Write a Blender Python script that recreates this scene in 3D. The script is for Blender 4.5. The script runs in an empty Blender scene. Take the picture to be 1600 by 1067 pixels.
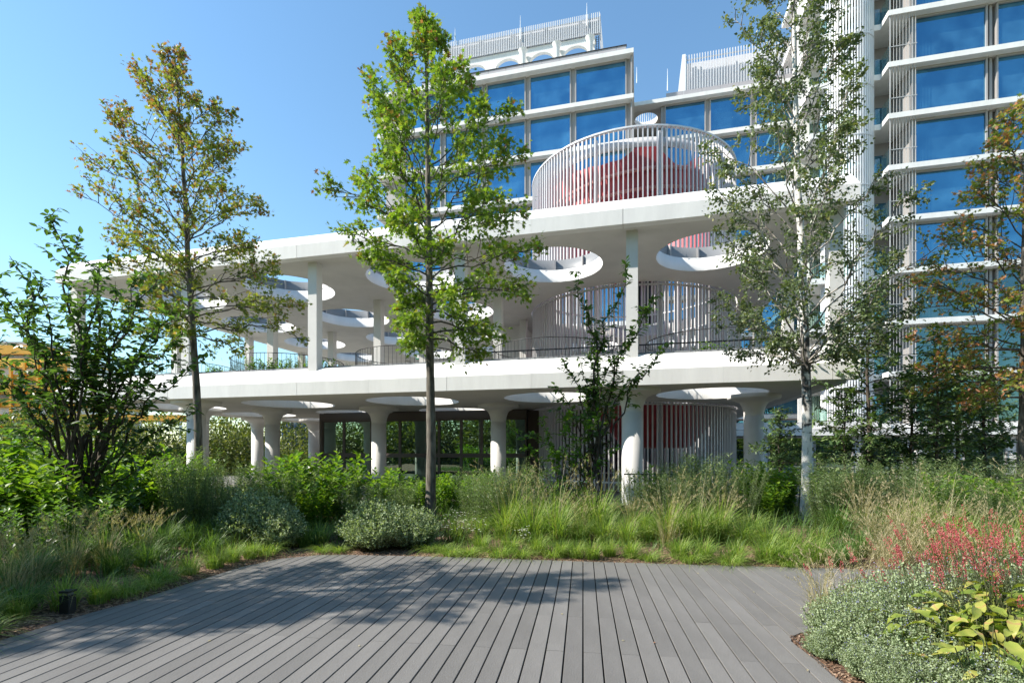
import bpy, math, random
import numpy as np
from mathutils import Vector
from mathutils.geometry import delaunay_2d_cdt

R = math.radians
rnd = random.Random(7)
rng = np.random.default_rng(11)
S = bpy.context.scene
COL = S.collection

# ------------------------------------------------------------------ camera, sky, sun, exposure
CAM_H = 1.58
cam_d = bpy.data.cameras.new("camera")
cam_d.sensor_width = 36.0
cam_d.lens = 18.0
cam_d.shift_y = 0.1066
cam_d.clip_start = 0.05
cam_d.clip_end = 3000
cam = bpy.data.objects.new("camera", cam_d)
cam.location = (0, 0, CAM_H)
cam.rotation_euler = (R(90), 0, 0)
COL.objects.link(cam)
S.camera = cam

SUN_EL = 41.0
SUN_DX, SUN_DY = -0.988, -0.15            # horizontal direction towards the sun
w = bpy.data.worlds.new("World")
S.world = w
w.use_nodes = True
nt = w.node_tree
nt.nodes.clear()
sky = nt.nodes.new('ShaderNodeTexSky')
sky.sky_type = 'NISHITA'
sky.sun_disc = False
sky.sun_elevation = R(SUN_EL)
sky.sun_rotation = math.atan2(SUN_DX, SUN_DY)
sky.air_density = 1.35
sky.dust_density = 0.1
sky.ozone_density = 5.0
bgn = nt.nodes.new('ShaderNodeBackground')
bgn.inputs[1].default_value = 0.13
wo = nt.nodes.new('ShaderNodeOutputWorld')
tint = nt.nodes.new('ShaderNodeVectorMath')
tint.operation = 'MULTIPLY'
tint.inputs[1].default_value = (0.88, 0.99, 0.95)
nt.links.new(sky.outputs[0], tint.inputs[0])
nt.links.new(tint.outputs[0], bgn.inputs[0])
nt.links.new(bgn.outputs[0], wo.inputs[0])

sd = bpy.data.lights.new("sun", 'SUN')
sd.energy = 5.0
sd.angle = R(0.5)
sd.color = (1.0, 0.94, 0.85)
sun = bpy.data.objects.new("sun", sd)
sv = Vector((SUN_DX * math.cos(R(SUN_EL)), SUN_DY * math.cos(R(SUN_EL)), math.sin(R(SUN_EL))))
sun.rotation_euler = sv.to_track_quat('Z', 'Y').to_euler()
sun.location = (-30, 0, 40)
COL.objects.link(sun)

S.view_settings.view_transform = 'Standard'
S.view_settings.look = 'None'
S.view_settings.gamma = 1
S.view_settings.exposure = 0.90
S.view_settings.use_curve_mapping = False
S.cycles.max_bounces = 6
S.cycles.diffuse_bounces = 4
S.cycles.glossy_bounces = 3
S.cycles.transmission_bounces = 3
S.cycles.transparent_max_bounces = 8
S.cycles.use_denoising = True

# ------------------------------------------------------------------ picture <-> place
F_PX, CX, HY = 800.0, 800.0, 704.0


def gx(px, Y):
    return (px - CX) * Y / F_PX


def gz(py, Y):
    return CAM_H + (HY - py) * Y / F_PX


def ground_pt(px, py):
    Y = F_PX * CAM_H / (py - HY)
    return (gx(px, Y), Y)


ANG = math.atan2(800.0, 3250.0)
CA, SA = math.cos(ANG), math.sin(ANG)
OX, OY = 3.44, 14.7


def B(s, d, z=0.0):
    """terrace coordinates: s along the facade (to the right), d into the depth"""
    return (OX + s * CA + d * SA, OY - s * SA + d * CA, z)


# ------------------------------------------------------------------ materials
def ramp(nodes, cols):
    r = nodes.new('ShaderNodeValToRGB')
    el = r.color_ramp.elements
    while len(el) > 1:
        el.remove(el[0])
    el[0].position = cols[0][0]
    el[0].color = (*cols[0][1], 1)
    for p, c in cols[1:]:
        e = el.new(p)
        e.color = (*c, 1)
    return r


def pmat(name, col, rough=0.6, metal=0.0, noise=0.0, nscale=4.0, bump=0.0, bscale=60.0, spec=0.5, stretch=None, objrand=0.0):
    m = bpy.data.materials.new(name)
    m.use_nodes = True
    n, l = m.node_tree.nodes, m.node_tree.links
    p = n['Principled BSDF']
    p.inputs['Base Color'].default_value = (*col, 1)
    p.inputs['Roughness'].default_value = rough
    p.inputs['Metallic'].default_value = metal
    p.inputs['Specular IOR Level'].default_value = spec
    if noise or bump or objrand:
        tc = n.new('ShaderNodeTexCoord')
        mp = n.new('ShaderNodeMapping')
        l.new(tc.outputs['Object'], mp.inputs[0])
        if stretch:
            mp.inputs['Scale'].default_value = stretch
        last = None
        if noise:
            t = n.new('ShaderNodeTexNoise')
            t.inputs['Scale'].default_value = nscale
            t.inputs['Detail'].default_value = 6
            t.inputs['Roughness'].default_value = 0.65
            l.new(mp.outputs[0], t.inputs['Vector'])
            mr = n.new('ShaderNodeMapRange')
            mr.inputs[1].default_value = 0.25
            mr.inputs[2].default_value = 0.75
            mr.inputs[3].default_value = 1 - noise
            mr.inputs[4].default_value = 1 + noise
            l.new(t.outputs[0], mr.inputs[0])
            last = mr.outputs[0]
        if objrand:
            oi = n.new('ShaderNodeObjectInfo')
            mr2 = n.new('ShaderNodeMapRange')
            mr2.inputs[3].default_value = 1 - objrand
            mr2.inputs[4].default_value = 1 + objrand
            l.new(oi.outputs['Random'], mr2.inputs[0])
            if last:
                mm = n.new('ShaderNodeMath')
                mm.operation = 'MULTIPLY'
                l.new(last, mm.inputs[0])
                l.new(mr2.outputs[0], mm.inputs[1])
                last = mm.outputs[0]
            else:
                last = mr2.outputs[0]
        if last:
            vm = n.new('ShaderNodeVectorMath')
            vm.operation = 'SCALE'
            vm.inputs[0].default_value = col
            l.new(last, vm.inputs['Scale'])
            l.new(vm.outputs[0], p.inputs['Base Color'])
        if bump:
            t2 = n.new('ShaderNodeTexNoise')
            t2.inputs['Scale'].default_value = bscale
            t2.inputs['Detail'].default_value = 5
            l.new(mp.outputs[0], t2.inputs['Vector'])
            b = n.new('ShaderNodeBump')
            b.inputs['Strength'].default_value = bump
            b.inputs['Distance'].default_value = 0.01
            l.new(t2.outputs[0], b.inputs['Height'])
            l.new(b.outputs[0], p.inputs['Normal'])
    return m


def leafmat(name, cols, trans=0.4, rough=0.45):
    m = bpy.data.materials.new(name)
    m.use_nodes = True
    n, l = m.node_tree.nodes, m.node_tree.links
    p = n['Principled BSDF']
    o = n['Material Output']
    a = n.new('ShaderNodeAttribute')
    a.attribute_name = 'var'
    r = ramp(n, cols)
    l.new(a.outputs['Fac'], r.inputs[0])
    l.new(r.outputs[0], p.inputs['Base Color'])
    p.inputs['Roughness'].default_value = rough
    p.inputs['Specular IOR Level'].default_value = 0.35
    t = n.new('ShaderNodeBsdfTranslucent')
    hs = n.new('ShaderNodeVectorMath')
    hs.operation = 'MULTIPLY'
    hs.inputs[1].default_value = (1.35, 1.45, 0.55)
    l.new(r.outputs[0], hs.inputs[0])
    l.new(hs.outputs[0], t.inputs[0])
    mx = n.new('ShaderNodeMixShader')
    mx.inputs[0].default_value = trans
    l.new(p.outputs[0], mx.inputs[1])
    l.new(t.outputs[0], mx.inputs[2])
    l.new(mx.outputs[0], o.inputs[0])
    return m


def glassmat(name, refl, body, fac=0.55, rough=0.01, wavy=0.03):
    m = bpy.data.materials.new(name)
    m.use_nodes = True
    n, l = m.node_tree.nodes, m.node_tree.links
    o = n['Material Output']
    n.remove(n['Principled BSDF'])
    g = n.new('ShaderNodeBsdfGlossy')
    g.inputs['Color'].default_value = (*refl, 1)
    g.inputs['Roughness'].default_value = rough
    d = n.new('ShaderNodeBsdfDiffuse')
    tc = n.new('ShaderNodeTexCoord')
    oi = n.new('ShaderNodeObjectInfo')
    ad = n.new('ShaderNodeVectorMath')
    ad.operation = 'ADD'
    l.new(tc.outputs['Object'], ad.inputs[0])
    sc = n.new('ShaderNodeVectorMath')
    sc.operation = 'SCALE'
    sc.inputs[0].default_value = (37.0, 21.0, 11.0)
    l.new(oi.outputs['Random'], sc.inputs['Scale'])
    l.new(sc.outputs[0], ad.inputs[1])
    t = n.new('ShaderNodeTexNoise')
    t.inputs['Scale'].default_value = 0.7
    l.new(ad.outputs[0], t.inputs['Vector'])
    r = ramp(n, [(0.35, tuple(c * 0.5 for c in body)), (0.75, tuple(min(1, c * 5.0) for c in body))])
    l.new(t.outputs[0], r.inputs[0])
    l.new(r.outputs[0], d.inputs[0])
    b = n.new('ShaderNodeBump')
    b.inputs['Strength'].default_value = wavy
    b.inputs['Distance'].default_value = 0.05
    t3 = n.new('ShaderNodeTexNoise')
    t3.inputs['Scale'].default_value = 0.9
    l.new(ad.outputs[0], t3.inputs['Vector'])
    l.new(t3.outputs[0], b.inputs['Height'])
    l.new(b.outputs[0], g.inputs['Normal'])
    mx = n.new('ShaderNodeMixShader')
    mx.inputs[0].default_value = fac
    l.new(d.outputs[0], mx.inputs[1])
    l.new(g.outputs[0], mx.inputs[2])
    l.new(mx.outputs[0], o.inputs[0])
    return m


def clearmat(name, tint, fac=0.25):
    m = bpy.data.materials.new(name)
    m.use_nodes = True
    n, l = m.node_tree.nodes, m.node_tree.links
    o = n['Material Output']
    n.remove(n['Principled BSDF'])
    g = n.new('ShaderNodeBsdfGlossy')
    g.inputs['Roughness'].default_value = 0.02
    t = n.new('ShaderNodeBsdfTransparent')
    t.inputs[0].default_value = (*tint, 1)
    mx = n.new('ShaderNodeMixShader')
    mx.inputs[0].default_value = fac
    l.new(t.outputs[0], mx.inputs[1])
    l.new(g.outputs[0], mx.inputs[2])
    l.new(mx.outputs[0], o.inputs[0])
    return m


def barkmat(name, c1, c2, scale=14, bump=0.6, stretch=(1, 1, 0.25)):
    m = bpy.data.materials.new(name)
    m.use_nodes = True
    n, l = m.node_tree.nodes, m.node_tree.links
    p = n['Principled BSDF']
    p.inputs['Roughness'].default_value = 0.85
    tc = n.new('ShaderNodeTexCoord')
    mp = n.new('ShaderNodeMapping')
    mp.inputs['Scale'].default_value = stretch
    l.new(tc.outputs['Object'], mp.inputs[0])
    t = n.new('ShaderNodeTexNoise')
    t.inputs['Scale'].default_value = scale
    t.inputs['Detail'].default_value = 7
    l.new(mp.outputs[0], t.inputs['Vector'])
    r = ramp(n, [(0.36, c1), (0.62, c2)])
    l.new(t.outputs[0], r.inputs[0])
    l.new(r.outputs[0], p.inputs['Base Color'])
    b = n.new('ShaderNodeBump')
    b.inputs['Strength'].default_value = bump
    b.inputs['Distance'].default_value = 0.02
    l.new(t.outputs[0], b.inputs['Height'])
    l.new(b.outputs[0], p.inputs['Normal'])
    return m


M = {}
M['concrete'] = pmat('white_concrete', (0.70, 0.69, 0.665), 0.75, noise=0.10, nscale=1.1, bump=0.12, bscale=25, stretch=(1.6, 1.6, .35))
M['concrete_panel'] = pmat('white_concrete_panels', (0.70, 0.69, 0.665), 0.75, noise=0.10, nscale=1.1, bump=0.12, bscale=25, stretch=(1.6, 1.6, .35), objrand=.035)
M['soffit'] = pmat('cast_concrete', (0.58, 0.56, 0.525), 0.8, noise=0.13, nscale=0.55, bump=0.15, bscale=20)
M['column'] = pmat('column_concrete', (0.64, 0.625, 0.60), 0.75, noise=0.08, nscale=1.5, bump=0.15, bscale=30)
M['fin'] = pmat('white_coated_metal', (0.78, 0.78, 0.79), 0.4)
M['fin_grey'] = pmat('light_grey_coated_metal', (0.62, 0.62, 0.64), 0.45)
M['bars'] = pmat('grey_steel_bars', (0.42, 0.42, 0.42), 0.45)
M['upstand'] = pmat('grey_sheet_metal', (0.20, 0.205, 0.21), 0.5, noise=0.08, nscale=2)
M['frame'] = pmat('grey_window_frame', (0.33, 0.31, 0.30), 0.5)
M['parapet'] = pmat('mauve_grey_sheet', (0.36, 0.34, 0.35), 0.5, noise=0.06, nscale=2)
M['dark_frame'] = pmat('bronze_frame', (0.085, 0.068, 0.058), 0.5)
M['timber'] = pmat('dark_timber_cladding', (0.045, 0.028, 0.022), 0.6, noise=0.3, nscale=6, stretch=(6, 6, 0.4))
M['black'] = pmat('black_metal', (0.02, 0.02, 0.022), 0.5)
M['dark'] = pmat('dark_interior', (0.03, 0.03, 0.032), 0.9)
M['red'] = pmat('red_fabric', (0.44, 0.065, 0.075), 0.55, noise=0.35, nscale=1.6, stretch=(1.5, 1.5, .4))
M['pink'] = pmat('pale_red_beam', (0.55, 0.22, 0.20), 0.6)
M['blue_glass'] = glassmat('blue_solar_glass', (0.13, 0.34, 0.52), (0.02, 0.06, 0.09), 0.72)
M['green_glass'] = glassmat('shopfront_glass', (0.42, 0.58, 0.48), (0.022, 0.034, 0.030), 0.62, wavy=0.06)
M['dark_glass'] = glassmat('dark_lower_glass', (0.16, 0.28, 0.31), (0.015, 0.028, 0.030), 0.62)
M['clear'] = clearmat('clear_balustrade_glass', (0.72, 0.86, 0.82), 0.18)
M['paving'] = pmat('pale_paving', (0.16, 0.15, 0.13), 0.85, noise=0.12, nscale=2)
M['plank'] = pmat('grey_composite_plank', (0.157, 0.149, 0.140), 0.62, noise=0.18, nscale=3.0, bump=0.25, bscale=90,
                  stretch=(1.0, 0.35, 1.0), objrand=0.11, spec=0.4)
M['under'] = pmat('dark_substructure', (0.02, 0.02, 0.02), 0.9)
M['orange'] = pmat('orange_panel', (0.78, 0.36, 0.03), 0.6, noise=0.1, nscale=0.5)
M['yellow'] = pmat('amber_panel', (0.80, 0.45, 0.06), 0.6, objrand=0.15)
M['blue'] = pmat('blue_sheet', (0.06, 0.13, 0.32), 0.5)
M['green_sign'] = pmat('green_sign', (0.01, 0.20, 0.10), 0.4)
M['white'] = pmat('white_paint', (0.8, 0.8, 0.8), 0.5)


def soilmat():
    m = bpy.data.materials.new('mulch')
    m.use_nodes = True
    n, l = m.node_tree.nodes, m.node_tree.links
    p = n['Principled BSDF']
    p.inputs['Roughness'].default_value = 0.95
    tc = n.new('ShaderNodeTexCoord')
    v = n.new('ShaderNodeTexVoronoi')
    v.inputs['Scale'].default_value = 38
    l.new(tc.outputs['Object'], v.inputs['Vector'])
    r = ramp(n, [(0.0, (0.035, 0.020, 0.012)), (0.35, (0.11, 0.06, 0.035)), (0.7, (0.22, 0.13, 0.08)), (1.0, (0.36, 0.24, 0.16))])
    sp = n.new('ShaderNodeSeparateColor')
    l.new(v.outputs['Color'], sp.inputs[0])
    l.new(sp.outputs[0], r.inputs[0])
    l.new(r.outputs[0], p.inputs['Base Color'])
    b = n.new('ShaderNodeBump')
    b.inputs['Strength'].default_value = 1.0
    b.inputs['Distance'].default_value = 0.02
    l.new(v.outputs['Distance'], b.inputs['Height'])
    l.new(b.outputs[0], p.inputs['Normal'])
    return m


M['soil'] = soilmat()
M['ground'] = pmat('rough_ground', (0.10, 0.11, 0.05), 0.95, noise=0.4, nscale=0.3)

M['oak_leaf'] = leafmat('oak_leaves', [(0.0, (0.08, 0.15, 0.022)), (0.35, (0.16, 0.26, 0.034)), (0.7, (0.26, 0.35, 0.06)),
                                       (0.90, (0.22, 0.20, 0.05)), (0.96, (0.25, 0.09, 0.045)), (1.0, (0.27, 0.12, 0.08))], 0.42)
M['oak_brown'] = leafmat('turning_oak_leaves', [(0.0, (0.09, 0.14, 0.025)), (0.5, (0.19, 0.24, 0.045)), (0.78, (0.30, 0.30, 0.08)),
                                                (0.90, (0.30, 0.18, 0.08)), (1.0, (0.30, 0.13, 0.08))], 0.42)
M['pin_leaf'] = leafmat('autumn_oak_leaves', [(0.0, (0.09, 0.15, 0.025)), (0.5, (0.21, 0.27, 0.05)), (0.72, (0.36, 0.27, 0.09)),
                                              (0.8, (0.40, 0.16, 0.07)), (1.0, (0.50, 0.24, 0.15))], 0.38)
M['birch_leaf'] = leafmat('birch_leaves', [(0.0, (0.06, 0.09, 0.042)), (0.5, (0.12, 0.16, 0.075)), (0.85, (0.20, 0.25, 0.13)),
                                           (1.0, (0.25, 0.24, 0.08))], 0.30, 0.38)
M['cherry_leaf'] = leafmat('cherry_leaves', [(0.0, (0.05, 0.10, 0.03)), (0.5, (0.10, 0.18, 0.05)), (0.8, (0.16, 0.28, 0.055)),
                                             (1.0, (0.15, 0.27, 0.04))], 0.40, 0.35)
M['broad_leaf'] = leafmat('broad_shrub_leaves', [(0.0, (0.05, 0.12, 0.014)), (0.5, (0.11, 0.22, 0.022)), (1.0, (0.24, 0.34, 0.035))], 0.45)
M['grass'] = leafmat('fresh_grass', [(0.0, (0.10, 0.18, 0.03)), (0.55, (0.23, 0.34, 0.065)), (0.85, (0.38, 0.45, 0.13)),
                                     (1.0, (0.34, 0.29, 0.14))], 0.40)
M['grass_dark'] = leafmat('deep_green_grass', [(0.0, (0.05, 0.11, 0.025)), (0.6, (0.11, 0.20, 0.045)), (1.0, (0.22, 0.31, 0.09))], 0.35)
M['straw'] = leafmat('straw_grass', [(0.0, (0.22, 0.20, 0.10)), (0.6, (0.42, 0.36, 0.22)), (1.0, (0.58, 0.50, 0.36))], 0.35, 0.7)
M['catmint'] = leafmat('catmint_leaves', [(0.0, (0.15, 0.21, 0.105)), (0.6, (0.29, 0.36, 0.20)), (1.0, (0.46, 0.52, 0.33))], 0.3, 0.7)
M['willowherb'] = leafmat('narrow_leaves', [(0.0, (0.085, 0.14, 0.055)), (0.6, (0.17, 0.25, 0.105)), (1.0, (0.32, 0.38, 0.19))], 0.35)
M['big_leaf'] = leafmat('yellowing_knotweed_leaves', [(0.0, (0.12, 0.20, 0.03)), (0.55, (0.30, 0.34, 0.065)), (0.9, (0.42, 0.40, 0.10)), (1.0, (0.45, 0.23, 0.12))], 0.35)
M['spike'] = leafmat('crimson_spikes', [(0.0, (0.36, 0.035, 0.06)), (1.0, (0.60, 0.16, 0.18))], 0.2, 0.7)
M['lilac'] = leafmat('lilac_florets', [(0.0, (0.16, 0.17, 0.38)), (1.0, (0.34, 0.34, 0.58))], 0.25, 0.7)
M['needle'] = leafmat('conifer_needles', [(0.0, (0.05, 0.10, 0.04)), (0.6, (0.12, 0.19, 0.07)), (1.0, (0.22, 0.30, 0.11))], 0.3)
M['daisy'] = leafmat('white_petals', [(0.0, (0.7, 0.7, 0.62)), (1.0, (0.8, 0.8, 0.75))], 0.2)
M['bush_leaf'] = leafmat('distant_leaves', [(0.0, (0.045, 0.07, 0.02)), (0.5, (0.11, 0.14, 0.035)), (1.0, (0.22, 0.22, 0.08))], 0.4)
M['stem'] = pmat('green_stems', (0.07, 0.08, 0.03), 0.8)
M['bark'] = barkmat('grey_brown_bark', (0.055, 0.045, 0.035), (0.17, 0.15, 0.12))
M['bark_dark'] = barkmat('dark_bark', (0.03, 0.024, 0.02), (0.10, 0.08, 0.06), 20)


def birchmat():
    m = bpy.data.materials.new('birch_bark')
    m.use_nodes = True
    n, l = m.node_tree.nodes, m.node_tree.links
    p = n['Principled BSDF']
    p.inputs['Roughness'].default_value = 0.7
    tc = n.new('ShaderNodeTexCoord')
    mp = n.new('ShaderNodeMapping')
    mp.inputs['Scale'].default_value = (2.2, 2.2, 11.0)
    l.new(tc.outputs['Object'], mp.inputs[0])
    t = n.new('ShaderNodeTexNoise')
    t.inputs['Scale'].default_value = 1.5
    t.inputs['Detail'].default_value = 5
    t.inputs['Roughness'].default_value = 0.6
    l.new(mp.outputs[0], t.inputs['Vector'])
    r = ramp(n, [(0.36, (0.03, 0.028, 0.026)), (0.415, (0.62, 0.60, 0.56)), (1.0, (0.74, 0.72, 0.69))])
    l.new(t.outputs[0], r.inputs[0])
    mp2 = n.new('ShaderNodeMapping')
    mp2.inputs['Scale'].default_value = (5, 5, 2.2)
    l.new(tc.outputs['Object'], mp2.inputs[0])
    t2 = n.new('ShaderNodeTexNoise')
    t2.inputs['Scale'].default_value = 1.6
    t2.inputs['Detail'].default_value = 6
    l.new(mp2.outputs[0], t2.inputs['Vector'])
    sp = n.new('ShaderNodeSeparateXYZ')
    l.new(tc.outputs['Object'], sp.inputs[0])
    ds = n.new('ShaderNodeMath')      # darker bark higher, between 2.4 and 4 m
    ds.operation = 'SUBTRACT'
    l.new(sp.outputs[2], ds.inputs[0])
    ds.inputs[1].default_value = 3.1
    ab = n.new('ShaderNodeMath')
    ab.operation = 'ABSOLUTE'
    l.new(ds.outputs[0], ab.inputs[0])
    mr = n.new('ShaderNodeMapRange')
    mr.inputs[1].default_value = 0.1
    mr.inputs[2].default_value = 1.6
    mr.inputs[3].default_value = 0.17
    mr.inputs[4].default_value = 0.0
    l.new(ab.outputs[0], mr.inputs[0])
    su = n.new('ShaderNodeMath')
    su.operation = 'SUBTRACT'
    l.new(t2.outputs[0], su.inputs[0])
    l.new(mr.outputs[0], su.inputs[1])
    r2 = ramp(n, [(0.33, (0.07, 0.065, 0.06)), (0.45, (1, 1, 1))])
    l.new(su.outputs[0], r2.inputs[0])
    mx = n.new('ShaderNodeMix')
    mx.data_type = 'RGBA'
    mx.blend_type = 'MULTIPLY'
    mx.inputs[0].default_value = 1.0
    l.new(r.outputs[0], mx.inputs[6])
    l.new(r2.outputs[0], mx.inputs[7])
    l.new(mx.outputs[2], p.inputs['Base Color'])
    b = n.new('ShaderNodeBump')
    b.inputs['Strength'].default_value = 0.5
    b.inputs['Distance'].default_value = 0.01
    l.new(t.outputs[0], b.inputs['Height'])
    l.new(b.outputs[0], p.inputs['Normal'])
    return m


M['birch'] = birchmat()
M['birch_limb'] = barkmat('birch_limb_bark', (0.10, 0.085, 0.07), (0.42, 0.39, 0.35), 9)

# ------------------------------------------------------------------ object helpers
WORLD = {}


def thing(name, label, cat, loc=(0, 0, 0), group=None):
    o = bpy.data.objects.new(name, None)
    o.location = loc
    o.empty_display_size = 0.2
    COL.objects.link(o)
    WORLD[o] = Vector(loc)
    o['label'] = label
    o['category'] = cat
    if group:
        o['group'] = group
    return o


def setting(name):
    o = bpy.data.objects.new(name, None)
    COL.objects.link(o)
    WORLD[o] = Vector((0, 0, 0))
    o['kind'] = 'structure'
    return o


def obj(name, me, parent=None, at=(0, 0, 0), rot=0.0, local=False, scale=None, kind=None, label=None):
    o = bpy.data.objects.new(name, me)
    COL.objects.link(o)
    if parent is not None:
        o.parent = parent
        if local:
            o.location = at
            WORLD[o] = WORLD[parent] + Vector(at)
        else:
            o.location = Vector(at) - WORLD[parent]
            WORLD[o] = Vector(at)
    else:
        o.location = at
        WORLD[o] = Vector(at)
    o.rotation_euler = (0, 0, rot)
    if scale is not None:
        o.scale = scale if hasattr(scale, '__len__') else (scale,) * 3
    if kind:
        o['kind'] = kind
    if label:
        o['label'] = label
    return o


def tag(o, label, cat, group=None):
    o['label'] = label
    o['category'] = cat
    if group:
        o['group'] = group
    return o


class MB:
    """collects polygons, then builds one mesh"""

    def __init__(self):
        self.v, self.f, self.sm = [], [], []

    def poly(self, pts, faces, smooth=False):
        b = len(self.v)
        self.v += [tuple(p) for p in pts]
        for f in faces:
            self.f.append(tuple(i + b for i in f))
            self.sm.append(smooth)

    def box(self, x0, x1, y0, y1, z0, z1, fn=None):
        c = [(x0, y0, z0), (x1, y0, z0), (x1, y1, z0), (x0, y1, z0), (x0, y0, z1), (x1, y0, z1), (x1, y1, z1), (x0, y1, z1)]
        if fn:
            c = [fn(*p) for p in c]
        self.poly(c, [(0, 3, 2, 1), (4, 5, 6, 7), (0, 1, 5, 4), (1, 2, 6, 5), (2, 3, 7, 6), (3, 0, 4, 7)])
        return self

    def bar(self, p0, p1, r, n=6, r1=None):
        V, F = tube(np.array([p0, p1], float), [r, r1 if r1 is not None else r], n, caps=True)
        self.poly(V.tolist(), F.tolist(), n > 6)
        return self

    def lathe(self, prof, c=(0, 0, 0), n=32, smooth=True):
        pts = []
        for r, z in prof:
            for k in range(n):
                a = 2 * math.pi * k / n
                pts.append((c[0] + r * math.cos(a), c[1] + r * math.sin(a), c[2] + z))
        fs = []
        for i in range(len(prof) - 1):
            for k in range(n):
                k2 = (k + 1) % n
                fs.append((i * n + k, i * n + k2, (i + 1) * n + k2, (i + 1) * n + k))
        self.poly(pts, fs, smooth)
        return self

    def prism(self, poly, a0, a1, fn):
        """poly: list of (d, z); swept from a0 to a1 along s"""
        n = len(poly)
        pts = [fn(a0, d, z) for d, z in poly] + [fn(a1, d, z) for d, z in poly]
        fs = [tuple(range(n)), tuple(reversed(range(n, 2 * n)))]
        for i in range(n):
            j = (i + 1) % n
            fs.append((i, i + n, j + n, j))
        self.poly(pts, fs)
        return self

    def mesh(self, name, mat, fix=False):
        me = bpy.data.meshes.new(name)
        me.from_pydata(self.v, [], self.f)
        mats = mat if isinstance(mat, (list, tuple)) else [mat]
        for m in mats:
            me.materials.append(m)
        me.polygons.foreach_set('use_smooth', self.sm)
        if fix:
            import bmesh
            bm = bmesh.new()
            bm.from_mesh(me)
            bmesh.ops.recalc_face_normals(bm, faces=bm.faces)
            bm.to_mesh(me)
            bm.free()
        me.update()
        return me


def tube(P, r, n=6, caps=False):
    P = np.asarray(P, float)
    m = len(P)
    T = np.gradient(P, axis=0)
    T /= np.linalg.norm(T, axis=1)[:, None] + 1e-9
    ref = np.array([0.31, 0.95, 0.05])
    if abs(T[0] @ ref) > 0.9:
        ref = np.array([1.0, 0.1, 0.0])
    A = np.cross(T, ref)
    A /= np.linalg.norm(A, axis=1)[:, None] + 1e-9
    Bv = np.cross(T, A)
    a = np.arange(n) * 2 * np.pi / n
    r = np.asarray(r, float).reshape(m, 1, 1)
    V = P[:, None, :] + r * (A[:, None, :] * np.cos(a)[None, :, None] + Bv[:, None, :] * np.sin(a)[None, :, None])
    V = V.reshape(-1, 3)
    i = np.arange(m - 1)[:, None] * n
    k = np.arange(n)[None, :]
    k2 = (k + 1) % n
    q = np.stack([i + k, i + k2, i + n + k2, i + n + k], -1).reshape(-1, 4)
    F = np.concatenate([q[:, [0, 1, 2]], q[:, [0, 2, 3]]])
    if caps:
        V = np.concatenate([V, P[[0, -1]]])
        c0, c1 = m * n, m * n + 1
        k = np.arange(n)
        F = np.concatenate([F, np.stack([np.full(n, c0), (k + 1) % n, k], -1),
                            np.stack([np.full(n, c1), (m - 1) * n + k, (m - 1) * n + (k + 1) % n], -1)])
    return V, F


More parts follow.
